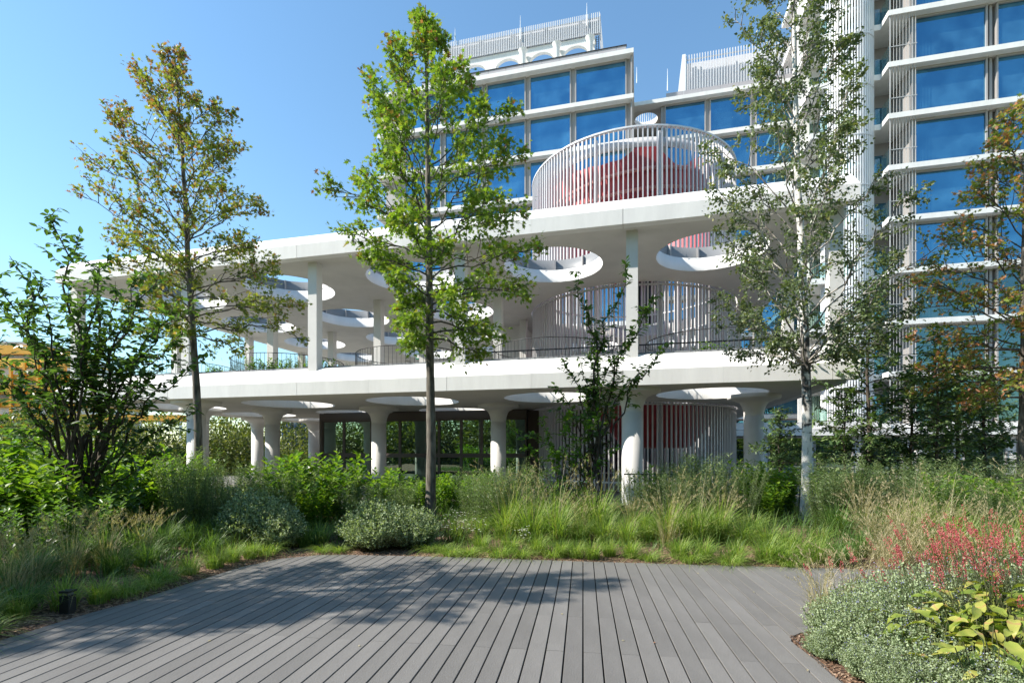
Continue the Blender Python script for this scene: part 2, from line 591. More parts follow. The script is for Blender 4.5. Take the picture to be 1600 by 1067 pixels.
class TM:
    """triangle soup with a 'var' attribute, numpy speed"""

    def __init__(self):
        self.V, self.F, self.a, self.m, self.s = [], [], [], [], []
        self.n = 0

    def add(self, V, F, var=0.5, mat=0, smooth=False):
        if len(V) == 0:
            return
        self.V.append(V)
        self.F.append(F + self.n)
        self.a.append(np.broadcast_to(np.asarray(var, float), (len(V),)).copy())
        self.m.append(np.full(len(F), mat))
        self.s.append(np.full(len(F), smooth))
        self.n += len(V)

    def tube(self, P, r, n=5, mat=0):
        V, F = tube(P, r, n)
        self.add(V, F, 0.5, mat, True)

    def leaves(self, tpl, P, D, N, size, var, mat=0, wid=1.0):
        tv, tf = tpl
        P = np.asarray(P, float)
        n = len(P)
        if n == 0:
            return
        D = D / (np.linalg.norm(D, axis=1)[:, None] + 1e-9)
        X = np.cross(D, N)
        X /= np.linalg.norm(X, axis=1)[:, None] + 1e-9
        Z = np.cross(X, D)
        size = np.broadcast_to(np.asarray(size, float), (n,))[:, None, None]
        V = P[:, None, :] + size * (X[:, None, :] * tv[None, :, 0:1] * wid + D[:, None, :] * tv[None, :, 1:2] + Z[:, None, :] * tv[None, :, 2:3])
        k = len(tv)
        F = (tf[None] + (np.arange(n) * k)[:, None, None]).reshape(-1, 3)
        self.add(V.reshape(-1, 3), F, np.repeat(np.broadcast_to(var, (n,)), k), mat)

    def blades(self, base, az, h, lean, width, var, mat=0, seg=4, droop=0.3):
        """curved grass blades; all vectors of length n"""
        n = len(base)
        t = np.linspace(0, 1, seg + 1)
        d = np.stack([np.cos(az), np.sin(az), np.zeros(n)], -1)
        side = np.stack([-np.sin(az + 0.5), np.cos(az + 0.5), np.zeros(n)], -1)
        h, lean, width = [np.broadcast_to(np.asarray(q, float), (n,)) for q in (h, lean, width)]
        C = base[:, None, :] + d[:, None, :] * (lean * h)[:, None, None] * (t ** 2)[None, :, None]
        C = C.copy()
        C[:, :, 2] += h[:, None] * (t - droop * (lean[:, None]) * t ** 3)[...]
        wv = width[:, None] * np.array([0.7, 1.0, 0.85, 0.55, 0.08] if seg == 4 else np.linspace(1, .08, seg + 1))[None, :]
        L = C - side[:, None, :] * wv[..., None] / 2
        Rr = C + side[:, None, :] * wv[..., None] / 2
        V = np.stack([L, Rr], 2).reshape(n, -1, 3)
        k = 2 * (seg + 1)
        tf = []
        for i in range(seg):
            a = 2 * i
            tf += [(a, a + 1, a + 3), (a, a + 3, a + 2)]
        tf = np.array(tf)
        F = (tf[None] + (np.arange(n) * k)[:, None, None]).reshape(-1, 3)
        self.add(V.reshape(-1, 3), F, np.repeat(np.broadcast_to(var, (n,)), k), mat)

    def mesh(self, name, mats):
        V = np.concatenate(self.V).astype(np.float32)
        F = np.concatenate(self.F).astype(np.int32)
        me = bpy.data.meshes.new(name)
        me.vertices.add(len(V))
        me.vertices.foreach_set('co', V.ravel())
        me.loops.add(len(F) * 3)
        me.loops.foreach_set('vertex_index', F.ravel())
        me.polygons.add(len(F))
        me.polygons.foreach_set('loop_start', np.arange(len(F), dtype=np.int32) * 3)
        me.polygons.foreach_set('material_index', np.concatenate(self.m).astype(np.int32))
        me.polygons.foreach_set('use_smooth', np.concatenate(self.s))
        for m in (mats if isinstance(mats, (list, tuple)) else [mats]):
            me.materials.append(m)
        at = me.attributes.new('var', 'FLOAT', 'POINT')
        at.data.foreach_set('value', np.concatenate(self.a).astype(np.float32))
        me.update(calc_edges=True)
        return me


def tpl(verts, faces):
    return np.array(verts, float), np.array(faces, int)


# leaf shapes: y along the leaf, x across, z out of it
T_OVATE = tpl([(0, 0, 0), (.22, .28, .05), (.27, .52, .05), (.16, .80, .0), (0, 1, -.08), (-.16, .80, .0), (-.27, .52, .05), (-.22, .28, .05), (0, .5, -.03)],
              [(8, 0, 1), (8, 1, 2), (8, 2, 3), (8, 3, 4), (8, 4, 5), (8, 5, 6), (8, 6, 7), (8, 7, 0)])
T_OAK = tpl([(0, 0, 0), (.10, .22, 0), (.38, .34, .06), (.14, .46, 0), (.46, .70, .05), (.13, .68, 0), (0, 1.05, -.08),
             (-.13, .68, 0), (-.46, .70, .05), (-.14, .46, 0), (-.38, .34, .06), (-.10, .22, 0)],
            [(0, 1, 11), (1, 2, 3), (1, 3, 9), (1, 9, 11), (3, 4, 5), (3, 5, 7), (3, 7, 9), (5, 6, 7), (7, 8, 9), (9, 10, 11)])
T_BIRCH = tpl([(0, 0, 0), (.34, .30, .04), (.20, .65, 0), (0, 1, -.06), (-.20, .65, 0), (-.34, .30, .04)], [(0, 1, 2), (0, 2, 3), (0, 3, 4), (0, 4, 5)])
T_NARROW = tpl([(0, 0, 0), (.075, .4, .03), (0, 1, -.10), (-.075, .4, .03)], [(0, 1, 2), (0, 2, 3)])
T_SMALL = tpl([(0, 0, 0), (.32, .5, .05), (0, 1, 0), (-.32, .5, .05)], [(0, 1, 2), (0, 2, 3)])
T_SPRAY = tpl([(0, 0, 0), (.10, .15, 0), (.30, .42, -.03), (.07, .45, 0), (.20, .75, -.05), (0, 1, -.08), (-.20, .75, -.05), (-.07, .45, 0), (-.30, .42, -.03), (-.10, .15, 0)],
              [(0, 1, 9), (1, 2, 3), (1, 3, 7), (1, 7, 9), (3, 4, 5), (3, 5, 7), (7, 5, 6), (9, 7, 8)])


def rv(n, s=1.0):
    v = rng.normal(size=(n, 3))
    return v / (np.linalg.norm(v, axis=1)[:, None] + 1e-9) * s


# ------------------------------------------------------------------ ground, beds, deck
mb = MB()
mb.box(-900, 900, -300, 1500, -0.5, -0.12)
g = obj('ground', mb.mesh('ground', M['ground']))
g['kind'] = 'structure'

deck_left = [(-5.0, 0.3), (-4.75, 2.0), (-4.45, 3.4), (-4.27, 4.27), (-4.16, 4.84), (-3.98, 5.40), (-3.86, 6.1), (-3.69, 6.95), (-3.42, 7.50), (-2.95, 7.76)]
deck_far = [(-2.60, 7.80), (-0.96, 7.64), (0.92, 7.34), (2.66, 7.1), (4.55, 6.86), (6.55, 6.58), (9.0, 6.2)]
isl_top = [(9.0, 5.72), (6.4, 5.72), (5.0, 5.55), (4.0, 5.22), (3.2, 4.86), (2.78, 4.58), (2.52, 4.46), (2.38, 4.36), (2.32, 4.25), (2.31, 4.12), (2.30, 3.9), (2.26, 3.6), (2.24, 3.2), (2.3, 2.4), (2.5, 1.4), (2.8, .3)]
DECK = deck_left + deck_far + isl_top


def clip_half(poly, nx, ny, c):
    """keep nx*x+ny*y <= c"""
    out = []
    for i in range(len(poly)):
        p, q = poly[i], poly[(i + 1) % len(poly)]
        dp, dq = nx * p[0] + ny * p[1] - c, nx * q[0] + ny * q[1] - c
        if dp <= 0:
            out.append(p)
        if (dp < 0 < dq) or (dq < 0 < dp):
            t = dp / (dp - dq)
            out.append((p[0] + (q[0] - p[0]) * t, p[1] + (q[1] - p[1]) * t))
    return out


def parea(p):
    return 0.5 * sum(p[i][0] * p[(i + 1) % len(p)][1] - p[(i + 1) % len(p)][0] * p[i][1] for i in range(len(p)))


PD = math.atan2(111.0, 800.0)
pdx, pdy = math.sin(PD), math.cos(PD)      # along the planks
pnx, pny = pdy, -pdx                       # across
deck = setting('deck')
PITCH, GAP = 0.1462, 0.0108
off0 = ((911 - 800) / 800 * 3.55) * pnx + 3.55 * pny   # one joint runs through x = 911 px
off0 = gx(911, 3.55) * pnx + 3.55 * pny
lane_ids = range(-42, 62)
for k in lane_ids:
    c0, c1 = off0 + k * PITCH + GAP / 2, off0 + (k + 1) * PITCH - GAP / 2
    q_start = (4.06 if k % 2 == 0 else 4.92)
    for j in range(-2, 4):
        a0, a1 = q_start + (j - 1) * 3.6 + 0.0015, q_start + j * 3.6 - 0.0015
        if a1 < 0.2 or a0 > 9:
            continue
        pl = clip_half(DECK, pnx, pny, c1)
        pl = clip_half(pl, -pnx, -pny, -c0) if len(pl) > 2 else []
        pl = clip_half(pl, pdx, pdy, a1) if len(pl) > 2 else []
        pl = clip_half(pl, -pdx, -pdy, -a0) if len(pl) > 2 else []
        if len(pl) < 3 or abs(parea(pl)) < 0.004:
            continue
        if parea(pl) < 0:
            pl = pl[::-1]
        n = len(pl)
        dz = rnd.uniform(-0.0012, 0.0012)
        cxp, cyp = sum(p[0] for p in pl) / n, sum(p[1] for p in pl) / n
        # local frame along the plank so the grain follows it
        loc = [((p[0] - cxp) * pnx + (p[1] - cyp) * pny, (p[0] - cxp) * pdx + (p[1] - cyp) * pdy) for p in pl]
        mb = MB()
        ch = 0.0025
        inner = [(x * (1 - ch / max(.03, abs(x)) * (abs(x) > .03)), y) for x, y in loc]
        mb.poly([(x, y, -0.026) for x, y in loc] + [(x, y, -0.003) for x, y in loc] + [(x, y, 0) for x, y in inner],
                [tuple(range(2 * n, 3 * n))] + [(i, (i + 1) % n, n + (i + 1) % n, n + i) for i in range(n)] +
                [(n + i, n + (i + 1) % n, 2 * n + (i + 1) % n, 2 * n + i) for i in range(n)])
        obj('plank', mb.mesh('plank', M['plank']), deck, at=(cxp, cyp, dz), rot=-PD)
mb = MB()
n = len(DECK)
mb.poly([(x, y, -0.09) for x, y in DECK], [tuple(reversed(range(n)))] if parea(DECK) < 0 else [tuple(range(n))])
obj('substructure', mb.mesh('substructure', M['under']), deck)


def inside(poly, x, y):
    c = False
    j = len(poly) - 1
    for i in range(len(poly)):
        xi, yi = poly[i]
        xj, yj = poly[j]
        if (yi > y) != (yj > y) and x < (xj - xi) * (y - yi) / (yj - yi) + xi:
            c = not c
        j = i
    return c


def edge_dist(x, y):
    best = 9e9
    for i in range(len(DECK)):
        p, q = DECK[i], DECK[(i + 1) % len(DECK)]
        dx, dy = q[0] - p[0], q[1] - p[1]
        t = max(0, min(1, ((x - p[0]) * dx + (y - p[1]) * dy) / (dx * dx + dy * dy + 1e-9)))
        best = min(best, math.hypot(x - p[0] - t * dx, y - p[1] - t * dy))
    return best


def bed_z(x, y):
    e = edge_dist(x, y)
    return -0.014 + min(0.12, e * 0.06) + 0.018 * math.sin(x * 3.1 + y * 1.7) * min(1, e)


bed = [(-24, 0.31), (24, .31), (24, 13.9), (-24, 13.9)]
vs = [Vector(p) for p in bed] + [Vector(p) for p in DECK]
nb = len(bed)
es = [(i, (i + 1) % nb) for i in range(nb)] + [(nb + i, nb + (i + 1) % len(DECK)) for i in range(len(DECK))]
for i in range(1500):
    x, y = rnd.uniform(-12, 12), rnd.uniform(1, 13.5)
    if not inside(DECK, x, y) and edge_dist(x, y) > .08:
        vs.append(Vector((x, y)))
res = delaunay_2d_cdt(vs, es, [], 0, 1e-5)
V2, F2 = res[0], res[2]
keep = []
for f in F2:
    cxx = sum(V2[i][0] for i in f) / len(f)
    cyy = sum(V2[i][1] for i in f) / len(f)
    if not inside(DECK, cxx, cyy):
        keep.append(tuple(f))
mb = MB()
mb.poly([(v[0], v[1], bed_z(v[0], v[1])) for v in V2], keep, True)
nn = len(DECK)
mb.poly([(x, y, -0.035) for x, y in DECK] + [(x, y, -0.115) for x, y in DECK], [(i, (i + 1) % nn, nn + (i + 1) % nn, nn + i) for i in range(nn)])
o = obj('planting_bed', mb.mesh('planting_bed', M['soil'], fix=False))
o['kind'] = 'structure'

# thin steel edging of the bed island
mb = MB()
for i in range(6, len(isl_top) - 3):
    p, q = isl_top[i], isl_top[i + 1]
    dx, dy = q[0] - p[0], q[1] - p[1]
    L = math.hypot(dx, dy)
    nx_, ny_ = dy / L * .0022, -dx / L * .0022
    mb.poly([(p[0] + nx_, p[1] + ny_, -.08), (q[0] + nx_, q[1] + ny_, -.08), (q[0] + nx_, q[1] + ny_, .004), (p[0] + nx_, p[1] + ny_, -.004),
             (p[0] + nx_ * 2, p[1] + ny_ * 2, -.08), (q[0] + nx_ * 2, q[1] + ny_ * 2, -.08), (q[0] + nx_ * 2, q[1] + ny_ * 2, -.004), (p[0] + nx_ * 2, p[1] + ny_ * 2, -.004)],
            [(0, 1, 2, 3), (5, 4, 7, 6), (3, 2, 6, 7)])
tag(obj('bed_edging', mb.mesh('bed_edging', M['black'])), 'thin dark steel edging round the tip of the right-hand flower bed', 'edging')

mb = MB()
mb.poly([B(-40, -.9, -0.085), B(40, -.9, -0.085), B(40, 60, -0.085), B(-40, 60, -0.085)], [(0, 1, 2, 3)])
o = obj('pavement', mb.mesh('pavement', M['paving']))
o['kind'] = 'structure'

# ------------------------------------------------------------------ terrace building
terrace = thing('terrace_building', 'white concrete two-level terrace with round openings in its roof and mushroom columns below', 'building', B(-8, 2, 0))
Z1, Z2 = 3.46, 8.11
SL, SR, DB = -22.0, 5.8, 24.0
BAY = 5.4
CAGE_S, CAGE_D, CAGE_R = -0.2, 9.95, 4.6
HR = 1.74
hole_s = [-18.9, -13.5, -8.1, -2.75, 2.5]
hole_d = [2.84, 7.6, 12.3, 17.1]
holes = [(s, d) for d in hole_d for s in hole_s if math.hypot(s - CAGE_S, d - CAGE_D) > CAGE_R + HR + .3]
FASC = [(0, 0), (0, .44), (.60, .98), (.92, .98), (.92, .30), (.31, .30), (.31, 0)]


def slab(z, th, name, mat, hole_list, cage=True, dtop=0.9):
    circ = [(s, d, HR) for s, d in hole_list] + ([(CAGE_S, CAGE_D, CAGE_R + .12)] if cage else [])
    outer = [(SL + .31, .314), (SR - .31, .314), (SR - .31, DB), (SL + .31, DB)]
    vs = [Vector(p) for p in outer]
    es = [(0, 1), (1, 2), (2, 3), (3, 0)]
    N = 56
    for s, d, r in circ:
        b = len(vs)
        for k in range(N):
            a = 2 * math.pi * k / N
            vs.append(Vector((s + r * math.cos(a), d + r * math.sin(a))))
        es += [(b + k, b + (k + 1) % N) for k in range(N)]
    res = delaunay_2d_cdt(vs, es, [], 0, 1e-5)
    P, Fc = res[0], res[2]
    fs = []
    for f in Fc:
        x = sum(P[i][0] for i in f) / 3
        y = sum(P[i][1] for i in f) / 3
        if outer[0][0] < x < outer[1][0] and .314 < y < DB and all(math.hypot(x - s, y - d) > r * .995 for s, d, r in circ):
            fs.append(tuple(f))
    mb = MB()
    mb.poly([B(p[0], p[1], z) for p in P], [tuple(reversed(f)) for f in fs])
    mb.poly([B(p[0], p[1], z + th) for p in P], fs)
    for (a, b) in [(2, 3), (1, 2), (3, 0)]:
        p, q = outer[a], outer[b]
        mb.poly([B(*p, z), B(*q, z), B(*q, z + th), B(*p, z + th)], [(0, 1, 2, 3)])
    obj(name, mb.mesh(name, mat), terrace)
    for s, d, r in circ:
        mb = MB()
        c = B(s, d, z)
        n_ = 72
        mb.lathe([(r - .004, -.012), (r - .004, th + .02), (r + .10, th + .02), (r + .10, th - .02)], (0, 0, 0), n_)
        o_ = obj('opening_rim', mb.mesh('opening_rim', M['concrete']), terrace, at=c)


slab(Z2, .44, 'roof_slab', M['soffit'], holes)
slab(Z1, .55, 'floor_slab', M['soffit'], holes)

for z in (Z1, Z2):
    edges = [SL] + [BAY * k - .25 for k in range(-4, 2)] + [SR]
    edges = sorted(set(e for e in edges if SL <= e <= SR))
    for a, b in zip(edges[:-1], edges[1:]):
        if b - a < .3:
            continue
        h_ = (a + b) / 2
        for p0_, p1_ in ((a + .007, h_ - .002), (h_ + .002, b - .007)):
            mb = MB()
            mb.prism([(d, z + h) for d, h in FASC], p0_, p1_, B)
            obj('fascia_panel', mb.mesh('fascia_panel', M['concrete_panel'], fix=True), terrace)
    # end panels along the depth, left and right
    for side in (0, 1):
        d0 = .93
        while d0 < DB - .5:
            d1 = min(DB, d0 + BAY)
            mb = MB()

            def fn(a, q, zz, side=side):
                return B(SL + q, a, zz) if side == 0 else B(SR - q, a, zz)
            mb.prism([(d, z + h) for d, h in FASC], d0 + .007, d1 - .007, fn)
            obj('fascia_panel', mb.mesh('fascia_panel', M['concrete'], fix=True), terrace)
            d0 = d1

# steel coping line on the lower parapet
for k in range(-5, 1):
    a, b = max(SL + .6, BAY * k + .17), min(SR - .5, BAY * (k + 1) - .17)
    mb = MB()
    mb.box(a, b, .93, .99, Z1 + .90, Z1 + 1.10, fn=B)
    obj('coping_strip', mb.mesh('coping_strip', M['upstand']), terrace)

# upstand rings around the roof openings
upm = MB()
upm.lathe([(HR + .12, 0), (HR + .12, .42), (HR + .17, .42), (HR + .17, 0)], (0, 0, 0), 64)
up_me = upm.mesh('upstand', M['upstand'])
postm = MB()
postm.box(-.03, .03, -.05, .05, 0, .40)
post_me = postm.mesh('upstand_post', M['frame'])
for s, d in holes:
    c = B(s, d, Z2 + .465)
    u_ = obj('upstand', up_me, terrace, at=c)
    for k in range(10):
        a = 2 * math.pi * (k + .3) / 10
        p_ = obj('post', post_me, u_, at=((HR + .06) * math.cos(a), (HR + .06) * math.sin(a), 0), rot=a + math.pi / 2, local=True)

# square columns of the upper level
sq = MB()
sq.box(-.17, .17, -.17, .17, 0, Z2 - Z1 - .30 + .002)
sq_me = sq.mesh('square_column', M['column'])
for d in (.66, 5.2, 9.95, 14.7, 19.4):
    for k in range(-4, 2):
        s = BAY * k
        if s > SR - .3 or math.hypot(s - CAGE_S, d - CAGE_D) < CAGE_R + .05:
            continue
        if s < SL + .2:
            s = SL + .45
        obj('square_column', sq_me, terrace, at=B(s, d, Z1 + .30), rot=-ANG)

# mushroom columns below
prof = [(.315, -.08), (.315, 2.72)]
for k in range(0, 9):
    a = math.pi / 2 * k / 8
    prof.append((.315 + .22 * (1 - math.cos(a)), 2.72 + .52 * math.sin(a)))
prof += [(.62, Z1 - .165), (.82, Z1 - .13), (.84, Z1 - .10), (.84, Z1 + .01)]
mc = MB()
mc.lathe(prof, n=40)
mush_me = mc.mesh('mushroom_column', M['column'])
for s, d in [(0, .95), (-16.2, 1.0), (-5.4, 5.2), (-10.8, 5.2), (-16.2, 5.2), (-18.9, 3.9), (-19.0, 12.3), (4.0, 3.8), (-21.0, 9.9),
             (-10.8, 12.0), (3.5, 14.8), (-5.4, 14.8), (-16.2, 17.0)]:
    obj('mushroom_column', mush_me, terrace, at=B(s, d, 0))

# lamps under the soffit, core walls, door, exit sign
mb = MB()
mb.box(-7.3, -5.6, 11.0, 16.0, Z1 + .55, Z2, fn=B)
obj('core_wall', mb.mesh('core_wall', M['column']), terrace)
mb = MB()
mb.box(-12.6, -9.8, 20.0, 20.25, Z1 + .55, Z2, fn=B)
obj('core_wall', mb.mesh('core_wall', M['column']), terrace)
mb = MB()
mb.box(-7.0, -6.1, 10.93, 10.99, Z1 + .56, Z1 + 2.7, fn=B)
obj('door', mb.mesh('door', M['frame']), terrace)

ex = thing('exit_sign', 'small green emergency exit sign hanging under the upper slab', 'sign', B(-12.4, 13.2, 6.5))
mb = MB()
mb.box(-.30, .30, -.03, .03, -.32, .0)
obj('sign_box', mb.mesh('sign_box', M['green_sign']), ex, at=B(-12.4, 13.2, 7.35), rot=-ANG)
mb = MB()
mb.box(-.25, -.02, -.034, -.031, -.26, -.06)                        # the door
mb.poly([(.03, -.034, -.13), (.13, -.034, -.13), (.13, -.034, -.07), (.24, -.034, -.16), (.13, -.034, -.25), (.13, -.034, -.19), (.03, -.034, -.19)], [tuple(range(6, -1, -1))])
obj('pictogram', mb.mesh('pictogram', M['white']), ex, at=B(-12.4, 13.2, 7.35), rot=-ANG)
mb = MB()
mb.bar((0, 0, 0), (0, 0, .77), .012)
obj('hanger', mb.mesh('hanger', M['upstand']), ex, at=B(-12.4, 13.2, 7.345))

# round railings at the openings of the lower slab
names = {}
for s, d in holes:
    c = B(s, d, Z1 + .56)
    Xw, Yw = c[0], c[1]
    px = 800 + 800 * Xw / Yw
    if d > 13:
        continue
    row = {2.84: 'front', 7.6: 'second', 12.3: 'third'}[d]
    bayn = {-18.9: 'leftmost', -13.5: 'second from left', -8.1: 'third from left', -2.75: 'fourth from left', 2.5: 'rightmost'}[s]
    t_ = thing('round_railing', f'dark round railing on the terrace floor, {bayn} of the {row} row', 'railing', c, 'round railings on the terrace floor')
    rr = HR + .35
    mb = MB()
    for h in (1.12,):
        ring = [(rr * math.cos(2 * math.pi * k / 48), rr * math.sin(2 * math.pi * k / 48), h) for k in range(49)]
        V_, F_ = tube(np.array(ring), [.014] * 49, 5)
        mb.poly(V_.tolist(), F_.tolist(), True)
    obj('rail', mb.mesh('rail', M['black']), t_, at=c)
    mb = MB()
    for k in range(88):
        a = 2 * math.pi * k / 88
        mb.bar((rr * math.cos(a), rr * math.sin(a), 0.02), (rr * math.cos(a), rr * math.sin(a), 1.11), .008, 3)
    obj('bars', mb.mesh('bars', M['black']), t_, at=c, kind='stuff')
# straight railing along the terrace front
for i, (a, b, lb) in enumerate([(-5.2, -.2, 'above the pavilion and left of the bare tree'), (.2, 5.3, 'behind the birch on the terrace edge')]):
    t_ = thing('terrace_railing', f'low dark railing of thin bars {lb}', 'railing', B(a, 1.5, Z1 + .56))
    mb = MB()
    mb.box(a, b, 1.48, 1.52, Z1 + 1.42, Z1 + 1.46, fn=B)
    obj('rail', mb.mesh('rail', M['black']), t_)
    mb = MB()
    q = a
    while q < b:
        mb.bar(B(q, 1.5, Z1 + .56), B(q, 1.5, Z1 + 1.42), .008, 3)
        q += .14
    obj('bars', mb.mesh('bars', M['black']), t_, kind='stuff')

# ------------------------------------------------------------------ fin cage
cc = B(CAGE_S, CAGE_D, 0)
cage = thing('fin_cage', 'round cage of tall white fins rising through both terrace slabs', 'cage', cc)
CZ0, CZ1 = 0.0, 14.15
fm = MB()
fm.box(-.022, .022, -.05, .05, CZ0, CZ1)
M['cage_fin'] = pmat('cage_fin_lacquer', (0.56, 0.545, 0.55), 0.45, objrand=0.06)
fin_me = fm.mesh('fin', M['cage_fin'])
fm = MB()
fm.box(-.06, .06, -.08, .08, CZ0, CZ1 - .1)
finw_me = fm.mesh('wide_fin', M['fin_grey'])
NF = 156
for k in range(NF):
    a = 2 * math.pi * k / NF
    obj('fin', fin_me, cage, at=(cc[0] + CAGE_R * math.cos(a), cc[1] + CAGE_R * math.sin(a), 0), rot=a + math.pi / 2)
for k in range(11):
    a = 2 * math.pi * (k + .31) / 11
    obj('wide_fin', finw_me, cage, at=(cc[0] + (CAGE_R - .2) * math.cos(a), cc[1] + (CAGE_R - .2) * math.sin(a), 0), rot=a + math.pi / 2)
for z, h, t in [(CZ1 - .04, .06, .08), (Z2 + 1.0, .06, .05), (Z2 - .12, .06, .05), (Z1 + .62, .06, .05), (.3, .06, .05), (Z1 - .1, .06, .05)]:
    mb = MB()
    mb.lathe([(CAGE_R - t, 0), (CAGE_R + t, 0), (CAGE_R + t, h), (CAGE_R - t, h), (CAGE_R - t, 0)], (0, 0, 0), 72, smooth=False)
    obj('ring', mb.mesh('ring', M['fin_grey']), cage, at=(cc[0], cc[1], z))
mb = MB()   # broad inner band near the top and at mid level
mb.lathe([(CAGE_R - .32, 0), (CAGE_R - .32, .36), (CAGE_R - .28, .36), (CAGE_R - .28, 0), (CAGE_R - .32, 0)], (0, 0, 0), 72)
band_me = mb.mesh('inner_band', M['fin_grey'])
obj('inner_band', band_me, cage, at=(cc[0], cc[1], CZ1 - .62))
obj('inner_band', band_me, cage, at=(cc[0], cc[1], 5.2))

# red installation inside
red = thing('red_net_funnel', 'crimson fabric drum with pointed upper edge inside the white fin cage', 'installation', (cc[0], cc[1], 8.9))
mb = MB()
N = 60
rr_ = 4.1
hts = []
for k in range(N):
    ph = (k % 8) / 8.0
    hts.append(13.0 + 0.8 * (1 - abs(ph * 2 - 1)) + .18 * math.sin(k * 1.3))
pts = []
for k in range(N):
    a = 2 * math.pi * k / N
    r_ = rr_ - .12 * (k % 8 in (0, 1))
    pts.append((r_ * math.cos(a), r_ * math.sin(a), 10.9 - 8.9))
for k in range(N):
    a = 2 * math.pi * k / N
    pts.append(((rr_ - .15) * math.cos(a), (rr_ - .15) * math.sin(a), 11.8 - 8.9 + .1 * math.sin(k)))
for k in range(N):
    a = 2 * math.pi * k / N
    pts.append((rr_ * math.cos(a), rr_ * math.sin(a), hts[k] - 8.9))
mb.poly(pts, [(j * N + k, j * N + (k + 1) % N, (j + 1) * N + (k + 1) % N, (j + 1) * N + k) for j in (0, 1) for k in range(N)])
drum = obj('fabric_drum', mb.mesh('fabric_drum', M['red']), red, at=(cc[0], cc[1], 8.9))
for j in range(3):
    P_ = []
    for k in range(40):
        a = 2 * math.pi * (k / 40 * .9 + j * .33)
        P_.append(((rr_ + .1) * math.cos(a), (rr_ + .1) * math.sin(a), 2.1 + 2.1 * k / 40))
    V_, F_ = tube(np.array(P_), [.075] * 40, 5)
    mb = MB()
    mb.poly(V_.tolist(), F_.tolist())
    obj('spiral_beam', mb.mesh('spiral_beam', M['pink']), red, at=(cc[0], cc[1], 8.9))
for j in range(14):
    a = 2 * math.pi * (j + .4) / 14
    b_ = a + rnd.uniform(-.35, .35)
    mb = MB()
    mb.bar((4.28 * math.cos(a), 4.28 * math.sin(a), 2.0), (4.28 * math.cos(b_), 4.28 * math.sin(b_), 4.6), .05, 5)
    obj('strut', mb.mesh('strut', M['red']), red, at=(cc[0], cc[1], 8.9))
c2 = (6.6, 23.4, 0)
bowl = thing('red_bowl', 'smooth red rounded bowl hanging under the lower slab behind the fins', 'installation', (c2[0], c2[1], 1.7))
mb = MB()
pr = [(0.01, 0), (1.2, .0), (1.45, .05), (1.62, .2), (1.95, .62), (2.45, 1.15), (3.05, 1.76)]
mb.lathe(pr, (0, 0, 0), 48)
obj('bowl_shell', mb.mesh('bowl_shell', M['red']), bowl, at=(c2[0], c2[1], 1.7))
for k in range(8):
    mb = MB()
    a = 2 * math.pi * k / 8
    mb.bar((1.5 * math.cos(a), 1.5 * math.sin(a), -1.75), (1.5 * math.cos(a), 1.5 * math.sin(a), .06), .04, 6)
    obj('leg', mb.mesh('leg', M['fin_grey']), bowl, at=(c2[0], c2[1], 1.7))

# ------------------------------------------------------------------ glazed pavilion under the slab
pav = thing('glazed_pavilion', 'glazed ground-floor pavilion with bronze frames under the white slab', 'building', B(-10, 7.4, 0))
PS0, PS1, PDp = -15.1, -4.7, 7.4
mb = MB()
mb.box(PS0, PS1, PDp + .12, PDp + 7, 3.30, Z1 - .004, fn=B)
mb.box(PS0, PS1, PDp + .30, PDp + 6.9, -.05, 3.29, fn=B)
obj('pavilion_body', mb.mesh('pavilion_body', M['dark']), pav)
mb = MB()
mb.box(PS0, PS1, PDp - .04, PDp + .11, 3.06, 3.42, fn=B)
obj('header', mb.mesh('header', M['dark_frame']), pav)
mb = MB()
mb.box(PS0 - .12, PS0 - .002, PDp - .05, PDp + 7, -.05, 3.42, fn=B)
obj('end_wall', mb.mesh('end_wall', M['dark_frame']), pav)
wb = [PS0, -13.9, -12.4, -10.9, -8.9, -7.8, -6.8, -5.75, PS1]
for a, b in zip(wb[:-1], wb[1:]):
    for z0, z1 in ((.08, 1.33), (1.40, 3.05)):
        wdt = b - a
        f = MB()
        f.box(.0, .06, 0, .09, 0, z1 - z0).box(wdt - .06, wdt - .002, 0, .09, 0, z1 - z0)
        f.box(.061, wdt - .061, .002, .088, 0, .06).box(.061, wdt - .061, .002, .088, z1 - z0 - .06, z1 - z0)
        wo_ = obj('window', f.mesh('window_frame', M['dark_frame']), pav, at=B(a, PDp, z0), rot=-ANG)
        p_ = MB()
        p_.box(.062, wdt - .062, .05, .07, .062, z1 - z0 - .062)
        obj('pane', p_.mesh('pane', M['green_glass']), wo_, local=True)
mb = MB()
mb.box(PS0, PS1, PDp - .02, PDp + .10, 1.335, 1.395, fn=B)
obj('transom', mb.mesh('transom', M['dark_frame']), pav)
# dark board wall right of it
bw = thing('board_wall', 'dark brown wall of upright timber boards beside the pavilion', 'wall', B(-4, 7.6, 0))
bd = MB()
bd.box(.004, .136, 0, .03, 0, 3.4)
bd_me = bd.mesh('board', M['timber'])
q = PS1 + .05
while q < -2.9:
    obj('board', bd_me, bw, at=B(q, 7.5 + (0.02 if int(q * 50) % 2 else 0), 0), rot=-ANG)
    q += .14
mb = MB()
mb.box(PS1 + .02, -1.9, 7.62, 7.75, 0, 3.4, fn=B)
mb.box(-2.9, -.2, 15.2, 15.4, 0, 3.4, fn=B)
obj('backing', mb.mesh('backing', M['timber']), bw)

